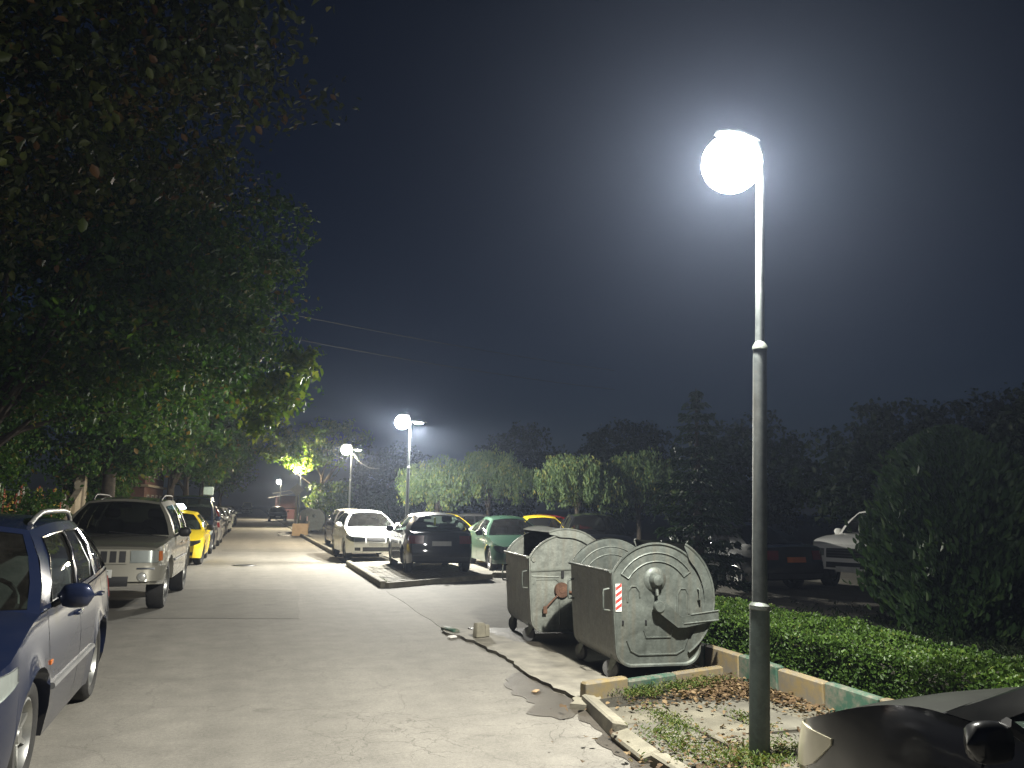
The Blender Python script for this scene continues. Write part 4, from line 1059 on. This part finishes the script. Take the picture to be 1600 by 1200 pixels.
LT = 'trees along the left pavement'
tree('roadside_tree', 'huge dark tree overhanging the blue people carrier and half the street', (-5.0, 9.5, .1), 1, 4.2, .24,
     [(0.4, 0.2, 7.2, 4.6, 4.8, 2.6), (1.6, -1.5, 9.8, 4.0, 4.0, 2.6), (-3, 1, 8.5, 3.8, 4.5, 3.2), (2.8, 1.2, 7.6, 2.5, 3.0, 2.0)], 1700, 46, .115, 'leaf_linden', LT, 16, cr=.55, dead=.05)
tree('roadside_tree', 'leafy roadside tree leaning over the street behind the silver off-roader', (-5.9, 20.0, .1), 2, 3.0, .2,
     [(1.8, 0, 6.2, 3.6, 4.4, 2.6), (3.2, .5, 5.3, 2.6, 3.2, 1.9), (4.2, 1.2, 8.0, 2.7, 3.4, 2.0), (.3, 1, 9.5, 3.4, 4, 3), (5.6, -.6, 4.7, 1.5, 2.0, 1.1), (6.1, -1.4, 3.9, .8, 1.2, .7)], 1300, 34, .15, 'leaf_left', LT, 12, cr=.5)
lb_t = [o for o in col.objects if o.name.startswith('roadside_tree') and abs(o.location.y-20) < .1][0]
lm_, _ = crown_mesh('low_branch', 222, [(6.2, -2.6, 3.7, .55, 1.0, .5), (6.6, -2.0, 4.4, .5, 1.0, .5), (5.6, -2.4, 3.1, .4, .8, .3)], 46, 22, .17, M['leaf_lit'], cr=.3)  # lower leaves of this tree coloured brighter to look lit by the lamp
link_mesh('low_branch', lm_, lb_t)
lm_, _ = crown_mesh('low_foliage', 223, [(1.2, -.5, 4.3, 1.8, 2.2, 1.0), (2.6, 1.0, 3.7, 1.2, 1.6, .7)], 150, 30, .13, M['leaf_left'], cr=.4); link_mesh('low_foliage', lm_, lb_t)
tree('roadside_tree', 'straight dark-trunked roadside tree beside the yellow taxi', (-4.5, 29.0, .1), 3, 3.6, .26,
     [(.6, 0, 6.4, 3.8, 4.0, 2.8), (1.6, 0, 9.0, 3.2, 3.8, 2.6), (1.7, 1, 4.6, 2.0, 2.6, 1.3), (.3, -1.4, 3.6, 1.3, 1.2, .9), (1.0, 1.5, 3.0, .9, 1.2, .6)], 950, 26, .19, 'leaf_left', LT, 12, cr=.55)
lb_t = [o for o in col.objects if o.name.startswith('roadside_tree') and abs(o.location.y-29) < .1][0]
lm_, _ = crown_mesh('low_foliage', 224, [(.3, -1.6, 3.3, 1.4, 1.6, .8), (1.4, .5, 3.3, 1.0, 1.4, .7), (-.9, -2.5, 2.9, .9, 1.2, .7)], 150, 28, .15, M['leaf_left'], cr=.42); link_mesh('low_foliage', lm_, lb_t)
for i, y in enumerate((43, 53, 66, 82, 102)):
    tree('roadside_tree', ['roadside tree behind the parked dark van', 'roadside tree beside the far white-bonneted car', 'far roadside tree halfway down the left pavement', 'far roadside tree across from the red kiosk', 'last roadside tree where the street fades out'][i],
         (-3.9-.3*math.sin(i*3), y, .1), 10+i, 3.2, .22, [(.3, 0, 6.0, 3.4, 4.2, 2.8), (1.2, 0, 8.6, 3.0, 3.6, 2.6), (.9, -.5, 4.2, 2.2, 2.6, 1.5)], 420, 22, .24, 'leaf_left', LT, 8, cr=.65)
tree('garden_shrub', 'tall green shrub behind the painted boards, under the overhanging tree', (-6.9, 22.8, 0), 21, 1.6, .1, [(0, 0, 2.4, 1.4, 2.4, 1.9), (.3, 2.4, 3.3, 1.1, 2.0, 1.5), (.5, -.8, 4.2, 1.2, 2.4, 1.3), (.6, 4.0, 4.2, 1.1, 1.8, 1.2)], 620, 32, .11, 'leaf_left', None, 8, cat='shrub', cr=.32)
tree('garden_shrub', 'bushy shrub growing by the pavement behind the silver off-roader', (-5.4, 32.5, .05), 22, .9, .09, [(0, 0, 2.4, 1.1, 1.6, 1.2), (.6, 1.5, 3.1, 1.1, 1.4, 1.0)], 220, 32, .13, 'leaf_left', None, 6, cat='shrub', cr=.3)
tree('garden_shrub', 'low shrub in front of the coloured boards', (-5.2, 24.0, .05), 23, .4, .06, [(0, 0, 1.1, .5, 1.2, .8), (0, -2, .9, .5, 1.4, .7)], 130, 30, .1, 'leaf_left', None, 5, cat='shrub', cr=.25)
# right side: low weeping trees under the second lamp
for i, (x, y, s_) in enumerate(((7.1, 32.0, .95), (9.6, 33.2, 1.1), (11.9, 28.9, 1.0), (14.9, 29.6, 1.06))):
    tree('weeping_tree', ['small weeping tree beside the twin-headed lamp post', 'weeping tree above the sideways silver saloon', 'weeping tree behind the green saloon and red car', 'weeping tree behind the black estate car'][i], (x, y, 0), 40+i, 2.2, .11,
         [(0, 0, 3.2*s_, 1.45, 1.4, .7*s_), (.95, -.5, 2.85*s_, .8, .8, .45*s_), (-.9, -.5, 2.95*s_, .8, .8, .45*s_)], 200, 60, .13, 'leaf_acacia', 'low weeping trees in the yard', 9, cr=.45, droop=.75, width=.34)
tree('lit_tree', 'tree with brightly lit yellow-green leaves hanging over the far lamp post', (4.6, 59.5, 0), 51, 3.6, .16, [(-1.6, -1.5, 5.3, 2.4, 2.2, 1.4), (-3.2, -1.8, 5.8, 1.7, 1.6, 1.2), (.8, 0, 6.2, 2.4, 2.2, 1.6), (-1.9, -2.0, 4.5, 1.0, 1.0, .55)], 300, 22, .26, 'leaf_lit', None, 9, cr=.5)
tree('street_bush', 'lit green bush behind the far waste containers', (4.9, 55.5, 0), 52, .8, .08, [(0, 0, 1.9, 1.6, 1.8, 1.3)], 130, 26, .22, 'leaf_acacia', None, 5, cat='bush', cr=.4)
tree('street_bush', 'dark bush at the foot of the second twin-headed lamp post', (7.6, 45.0, 0), 53, .6, .08, [(0, 0, 1.3, 1.9, 2.2, 1.1), (1.8, 1, 1.4, 1.6, 2, 1.2)], 200, 26, .18, 'leaf_dark', None, 5, cat='bush', cr=.4)
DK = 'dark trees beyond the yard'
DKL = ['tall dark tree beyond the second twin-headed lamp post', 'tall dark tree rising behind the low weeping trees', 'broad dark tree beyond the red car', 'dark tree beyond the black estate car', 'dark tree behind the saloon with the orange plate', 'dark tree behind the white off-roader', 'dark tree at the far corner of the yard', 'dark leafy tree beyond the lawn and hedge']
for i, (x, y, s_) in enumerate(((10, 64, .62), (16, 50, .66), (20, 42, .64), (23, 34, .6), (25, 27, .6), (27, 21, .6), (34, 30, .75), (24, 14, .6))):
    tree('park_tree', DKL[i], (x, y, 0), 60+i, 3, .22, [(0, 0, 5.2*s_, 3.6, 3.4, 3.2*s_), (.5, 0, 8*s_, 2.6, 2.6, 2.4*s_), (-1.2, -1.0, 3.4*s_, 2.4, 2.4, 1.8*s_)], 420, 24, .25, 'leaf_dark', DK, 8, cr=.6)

def conifer(label, loc, seed, H_, r0):
    t = empty('conifer', loc, 0, label, 'conifer'); rs = np.random.default_rng(seed); rnd = random.Random(seed)
    MB().tube([(0, 0, -.1), (0, 0, H_*.5), (0, 0, H_*.98)], [.13, .08, .01], 10).build('trunk', M['bark'], t, 50)
    P_, D2 = [], []
    z = .35
    while z < H_*.98:
        rr_ = r0*(1-z/H_)**.85+.08; nb = 9 if z < H_*.7 else 6; off_ = rnd.uniform(0, 6)
        for k in range(nb):
            a = off_+2*PI*k/nb+rnd.uniform(-.2, .2); ln = rr_*rnd.uniform(.5, 1.2); m_ = int(46*ln+8)
            tt = rs.random(m_)**.7; side = rs.normal(size=m_)*.10*(1.1-tt)*ln
            px = np.cos(a)*tt*ln-np.sin(a)*side; py = np.sin(a)*tt*ln+np.cos(a)*side; pz = z-.22*tt*ln+.16*tt*tt*ln-np.abs(rs.normal(size=m_))*.07
            P_.append(np.stack([px, py, pz], 1)); d = np.stack([np.cos(a)+rs.normal(size=m_)*.6, np.sin(a)+rs.normal(size=m_)*.6, -.5+rs.normal(size=m_)*.3], 1); D2.append(d)
        z += .24*rnd.uniform(.85, 1.15)
    C_ = np.concatenate(P_); D_ = np.concatenate(D2); n = len(C_)
    link_mesh('crown', leaf_mesh('crown', C_, D_, unit(rs, n)+np.array([0, 0, 1.]), .17*(.6+.7*rs.random(n)), M['leaf_conifer'], np.clip(.5+.25*rs.normal(size=n), 0, 1), .3), t)
conifer('dark spruce standing behind the containers, left of the white off-roader', (8.75, 14.7, 0), 71, 4.3, 1.5)
conifer('smaller dark spruce next to the taller spruce in the yard', (13.6, 22.0, 0), 72, 3.6, 1.4)
def thuja(label, loc, seed, H_, rx):
    t = empty('thuja', loc, 0, label, 'thuja'); rs = np.random.default_rng(seed)
    MB().tube([(0, 0, -.1), (0, 0, H_*.8)], [.09, .02], 8).build('trunk', M['bark'], t, 50)
    n = 26000; z = rs.random(n)**.9*H_; a = rs.random(n)*2*PI
    R_ = rx*np.clip(1.25*np.sin(np.clip(z/H_*.93+.07, 0, 1)*PI)**.55, .12, 1.2)*(1+.2*np.sin(a*3+z*2.3+seed)+.14*np.sin(a*7-z*5)+.1*np.sin(a*13+z*11))*np.where(rs.random(n) < .05, 1.05+.25*rs.random(n), 1); rad = R_*(.55+.45*rs.random(n)**.4)
    C_ = np.stack([np.cos(a)*rad, np.sin(a)*rad, z+.05], 1); D_ = np.stack([np.cos(a)*.6, np.sin(a)*.6, np.ones(n)], 1)+rs.normal(size=(n, 3))*.35
    link_mesh('crown', leaf_mesh('crown', C_, D_, np.stack([-np.sin(a), np.cos(a), np.zeros(n)], 1)+rs.normal(size=(n, 3))*.6, .13*(.6+.8*rs.random(n)), M['leaf_thuja'], np.clip(.5+.25*rs.normal(size=n), 0, 1), .4), t)
thuja('broad dark thuja standing on the lawn behind the hedge', (9.2, 8.8, 0), 81, 2.8, .8)
thuja('dark thuja growing close beside the broad one on the lawn', (10.5, 9.1, 0), 82, 2.5, .7)

# clipped hedge
hg = empty('clipped_hedge', (5.35, 2.2, 0), 0, 'clipped green hedge running along the painted kerb', 'hedge')
rs = np.random.default_rng(91); hx, hy, hz = .56, 7.2, .56
n = 120000; w = rs.random(n)
f = rs.choice(5, n, p=[.40, .22, .34, .02, .02]); X = rs.uniform(-hx, hx, n); Y = rs.uniform(-hy, hy, n); Z = rs.uniform(.02, hz, n)
X[f == 0] = -hx; X[f == 1] = rs.choice([hx, hx-.03], (f == 1).sum()); Z[f == 2] = hz; Y[f == 3] = hy; Y[f == 4] = -hy
bulge_ = .03*np.sin(Y*3.1)+.02*np.sin(Y*9+Z*6)+.03*np.sin(Y*1.3+X*2)
dep = np.abs(rs.normal(size=n))*.045
X += np.where(f == 0, dep-bulge_, np.where(f == 1, -dep+bulge_, 0)); Z += np.where(f == 2, -dep+bulge_*.8+(rs.random(n) < .02)*rs.random(n)*.07, 0)
nrm = np.zeros((n, 3)); nrm[f == 0, 0] = -1; nrm[f == 1, 0] = 1; nrm[f == 2, 2] = 1; nrm[f == 3, 1] = 1; nrm[f == 4, 1] = -1
D_ = unit(rs, n)+nrm*.7; D_[:, 2] += .4
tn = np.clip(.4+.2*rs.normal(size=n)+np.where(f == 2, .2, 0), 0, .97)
link_mesh('foliage', leaf_mesh('foliage', np.stack([X, Y, Z], 1), D_, nrm+unit(rs, n)*.8, .034*(.6+.8*rs.random(n)), M['leaf_hedge'], tn, .62), hg)
MB().box((0, 0, hz*.4), (2*hx-.24, 2*hy-.2, hz*.72)).build('inner_twigs', M['soil'], hg)

# weeds and fallen leaves on the pavement
def scatter_flat(name, seed, spots, per, size, mat, kind='stuff', up=.0, z=.055, width=.6, xr=(2.3, 4.62)):
    rs = np.random.default_rng(seed); Cs = []
    for (x, y, sx, sy, k) in spots:
        m_ = int(per*k); q = rs.normal(size=(m_, 2))*.5; Cs.append(np.stack([x+q[:, 0]*sx, y+q[:, 1]*sy, np.full(m_, z)+np.abs(rs.normal(size=m_))*(.012 if not up else .02)*k**.2], 1))
    C_ = np.concatenate(Cs); C_ = C_[(C_[:, 0] > xr[0]) & (C_[:, 0] < xr[1])]; n = len(C_); D_ = unit(rs, n); D_[:, 2] = D_[:, 2]*(.25 if not up else .2)+up; Nn = unit(rs, n)*.5; Nn[:, 2] += 1.0
    o = link_mesh(name, leaf_mesh(name, C_, D_, Nn, size*(.5+.8*rs.random(n)), M[mat], rs.random(n), width)); tag(o, kind=kind); return o
o = scatter_flat('fallen_leaves', 5, [(4.25, 6.75, .4, .5, 3.2), (4.45, 6.3, .25, .6, 2.2), (3.9, 6.55, .6, .25, 1.2), (3.5, 6.3, .8, .3, .5), (3.1, 4.9, .7, .5, .9), (3.4, 5.3, 1, .8, .5), (3.0, 4.5, .6, .6, .8), (4.5, 5, .3, 1.2, 1.6), (4.4, 8.2, .3, 1.2, .8)], 300, .042, 'leaf_dead', width=.7, xr=(1.2, 4.62)); tag(o, 'brown fallen leaves drifted against the hedge kerb', 'fallen leaves')
o = scatter_flat('weeds', 6, [(3.35, 6.62, .22, .12, 4), (3.8, 6.78, .35, .12, 4), (4.2, 6.95, .3, .1, 2), (3.15, 5.72, .12, .4, 2.4), (2.9, 5.3, .16, .35, 2.5), (3.05, 4.85, .4, .3, 3), (3.5, 4.9, .4, .15, 2.2), (3.28, 4.72, .22, .16, 3), (3.75, 5.6, .1, .4, 1.2), (2.75, 17.6, .1, .6, 1)], 210, .032, 'grass', up=.6, width=.22, z=.06); tag(o, 'green weeds and grass growing between the paving slabs', 'weeds')
o = scatter_flat('lawn_grass', 7, [(7.5, 7.5, 3.5, 4, 30), (9, 3, 4, 5, 25)], 330, .09, 'leaf_dark', up=.9, width=.16, z=.05, xr=(5.9, 20)); tag(o, 'dark unlit grass on the lawn behind the hedge', 'grass')

# ------------------------------------------------------------------ small things by the containers and far right kerb
def small(name, mb, mat, label, cat, loc, rot=(0, 0, 0), sm=40):
    o = mb.build(name, mat, None, sm, loc, rot); return tag(o, label, cat)
small('concrete_stub', MB().box((0, 0, .09), (.14, .1, .18), taper=.85, bev=.012).box((.11, .02, .075), (.07, .1, .15), taper=.9, bev=.012), M['cap'], 'short tan stub standing on the broken apron', 'stub', (2.82, 10.05, .035), (0, 0, .3))
small('paper_scrap', MB().box((0, 0, .02), (.12, .07, .035), bev=.012), M['awning'], 'crumpled white scrap lying in the gutter before the apron tip', 'litter', (2.52, 10.25, .0), (0, 0, .5))
small('litter_scrap', MB().box((0, 0, .008), (.1, .045, .014), bev=.004), M['cardboard'], 'flat orange-brown scrap on the wet stain', 'litter', (2.55, 7.15, .008), (0, 0, .9))
small('painted_kerb_fragment', MB().box((0, 0, .01), (.1, .36, .06), bev=.015), M['green_kerb'], 'loose green painted kerb fragment at the apron tip', 'kerb fragment', (2.60, 10.7, .03), (0, 0, R(14)))
bx_ = empty('cardboard_box', (2.48, 44.3, .0), R(-6), 'open cardboard box dumped by the far waste containers', 'cardboard box')
for nm, c_, d_ in (('front_side', (0, -.38, .34), (.8, .02, .62)), ('back_side', (0, .38, .34), (.8, .02, .62)), ('left_side', (-.39, 0, .34), (.02, .74, .62)), ('right_side', (.39, 0, .34), (.02, .74, .62)), ('bottom', (0, 0, .03), (.76, .74, .02))):
    MB().box(c_, d_).build(nm, M['cardboard'], bx_)
MB().box((.44, -.2, .62), (.02, .6, .3)).build('flap', M['wood'], bx_)
mb = MB(); mb.tube([(.55*math.cos(2*PI*k/24), .55*math.sin(2*PI*k/24), 0) for k in range(25)], .05, 6, False)
small('wooden_hoop', mb, M['awning'], 'pale hoop lying on the road beside the cardboard box', 'hoop', (1.95, 44.9, .06), (R(6), 0, 0))
# red kiosk with white awning, far right
kx = empty('market_kiosk', (3.6, 96, 0), 0, 'small red-framed kiosk with white awnings far down the right side', 'kiosk')
for x in (-1.1, 1.1):
    for y in (-1.2, 1.2): MB().box((x, y, 1.3), (.1, .1, 2.6)).build('post', M['red_paint'], kx)
MB().box((0, 0, .55), (2.1, 2.3, 1.1)).build('counter', M['red_paint'], kx)
for z, x in ((2.65, -.3), (3.15, .2)):
    mb = MB(); mb.v += [(x-1.7, -1.6, z-.3), (x-1.7, 1.6, z-.3), (x+.9, 1.6, z+.25), (x+.9, -1.6, z+.25), (x-1.7, -1.6, z-.34), (x-1.7, 1.6, z-.34), (x+.9, 1.6, z+.21), (x+.9, -1.6, z+.21)]
    mb.f += [(0, 1, 2, 3), (7, 6, 5, 4), (0, 3, 7, 4), (3, 2, 6, 7), (2, 1, 5, 6), (1, 0, 4, 5)]; mb.build('awning', M['awning'], kx)
MB().box((0, 1.15, 1.9), (2.1, .05, 1.4)).build('back_wall', M['brick'], kx)
sg_ = empty('road_sign', (2.72, 55.0, .05), 0, 'grey back of a diamond road sign on a concrete post', 'road sign')
MB().box((0, 0, 1.4), (.16, .14, 2.8), taper=.8, bev=.02).build('post', M['concrete'], sg_, 30)
mb = MB(); mb.box((0, 0, 0), (.62, .02, .62), bev=.006); mb.build('sign_plate', M['rail_grey'], sg_, 30, (0, -.1, 2.55), (0, R(45), 0))

# ------------------------------------------------------------------ left side: boards, parapet and house behind the pavement
fn = empty('board_fence', (-5.75, 0, 0), 0, 'fence of tall pointed boards painted yellow, red and white behind the off-roader', 'fence')
def picket(y, w, h, mat, lean=0):
    mb = MB(); p = [(0, -w/2, .1), (0, w/2, .1), (0, w/2, h-.16), (0, 0, h), (0, -w/2, h-.16)]
    mb.v += [(x-.015, yy, z) for x, yy, z in p]+[(x+.015, yy, z) for x, yy, z in p]
    mb.f += [(4, 3, 2, 1, 0), (5, 6, 7, 8, 9)]+[(i, (i+1) % 5, 5+(i+1) % 5, 5+i) for i in range(5)]
    mb.build('board', M[mat], fn, None, (0, y, 0), (lean, 0, 0))
rnd = random.Random(3); cols_ = ['picket_white', 'picket_red', 'picket_yellow', 'picket_green', 'picket_white', 'picket_yellow', 'picket_red']
for i in range(46): picket(19.6+i*.21, .16, 1.82+.2*math.sin(i*.7)+rnd.uniform(-.04, .04), cols_[(i*3+i//5) % 7], rnd.uniform(-.02, .02))
for z in (.5, 1.3): MB().box((.045, 24.4, z), (.04, 9.8, .07)).build('rail', M['wood'], fn)
pw = empty('stair_parapet', (-5.7, 30.1, .05), 0, 'beige stair parapet sloping up to a rough stone pier', 'parapet')
mb = MB(); pts = [(-.1, -.9, 0), (-.1, .7, 0), (-.1, .7, 2.0), (-.1, -.9, 1.35)]
mb.v += pts+[(.1, y, z) for _, y, z in pts]; mb.f += [(3, 2, 1, 0), (4, 5, 6, 7), (0, 1, 5, 4), (1, 2, 6, 5), (2, 3, 7, 6), (3, 0, 4, 7)]; mb.build('parapet_wall', M['beige'], pw)
MB().box((0, .9, 1.4), (.36, .4, 2.8), bev=.04).build('stone_pier', M['beige'], pw, 30); MB().box((0, .9, 2.86), (.44, .48, .12), bev=.03).build('pier_cap', M['concrete'], pw, 30)
hs = empty('brick_house', (-9.6, 66, 0), 0, 'dark reddish house with a pale eaves band behind the left trees', 'house')
MB().box((0, 0, 2.6), (5, 12, 5.2)).build('wall', M['brick'], hs)
MB().box((0.1, 0, 2.75), (5.3, 12.3, .16)).build('cornice', M['beige'], hs)
mb = MB(); mb.v += [(-2.8, -6.3, 5.2), (2.8, -6.3, 5.2), (2.8, 6.3, 5.2), (-2.8, 6.3, 5.2), (0, -6.3, 7.2), (0, 6.3, 7.2)]; mb.f += [(0, 1, 4), (2, 3, 5), (1, 2, 5, 4), (3, 0, 4, 5), (0, 3, 2, 1)]; mb.build('roof', M['brick'], hs)
for y in (-4, -1.3, 1.4, 4.1):
    for z in (1.5, 4.0):
        w_ = MB().box((2.52, y, z), (.06, 1.1, 1.3)).build('window', M['picket_white'], hs); MB().box((2.545, y, z), (.03, .94, 1.14)).build('pane', M['tint_pane'] if 'tint_pane' in M else M['black'], w_)
gb = empty('garden_wall', (-6.2, 47, 0), 0, 'low beige garden wall running on behind the left trees', 'wall'); MB().box((0, 0, .7), (.25, 26, 1.4)).build('wall', M['beige'], gb); MB().box((0, 0, 1.44), (.36, 26.1, .1)).build('coping', M['concrete'], gb)

# overhead cables
def cable(pts, r_, label):
    a, b, sag = pts; P_ = []
    for k in range(25):
        t = k/24; p = Vector(a).lerp(Vector(b), t); p.z -= sag*4*t*(1-t); P_.append(p)
    o = MB().tube(P_, r_, 5).build('overhead_cable', M['black'], None, 60); tag(o, label, 'cable', 'cables strung over the street')
cable(((-7, 24, 8.3), (14, 30, 7.4), .25), .012, 'upper thin cable crossing high over the street')
cable(((-7, 24, 7.6), (14, 30, 6.6), .3), .012, 'lower thin cable crossing high over the street')
o = MB().tube([(3.97, 35.2, 3.9), (4.3, 35.2, 3.5), (4.75, 35.3, 3.28), (5.2, 35.4, 3.25)], .018, 5).build('loose_cable', M['galv'], None, 60); tag(o, 'loose pale cable hanging from the second twin-headed lamp post', 'cable')

# ------------------------------------------------------------------ glare volume, added to carry the lens glow around the lamps
hz_ = MB().box((0, 300, 6.6), (1020, 820, 16.4)).build('glare_haze', None); tag(hz_, kind='stuff')
hm = bpy.data.materials.new('lamp_glare_haze'); hm.use_nodes = True; nt = hm.node_tree; nt.nodes.clear()
ou = N(nt, 'ShaderNodeOutputMaterial'); pvn = N(nt, 'ShaderNodeVolumePrincipled'); pvn.inputs['Density'].default_value = .0012; pvn.inputs['Color'].default_value = (.6, .72, 1, 1); pvn.inputs['Anisotropy'].default_value = .72
nt.links.new(pvn.outputs[0], ou.inputs['Volume']); hz_.data.materials.append(hm)
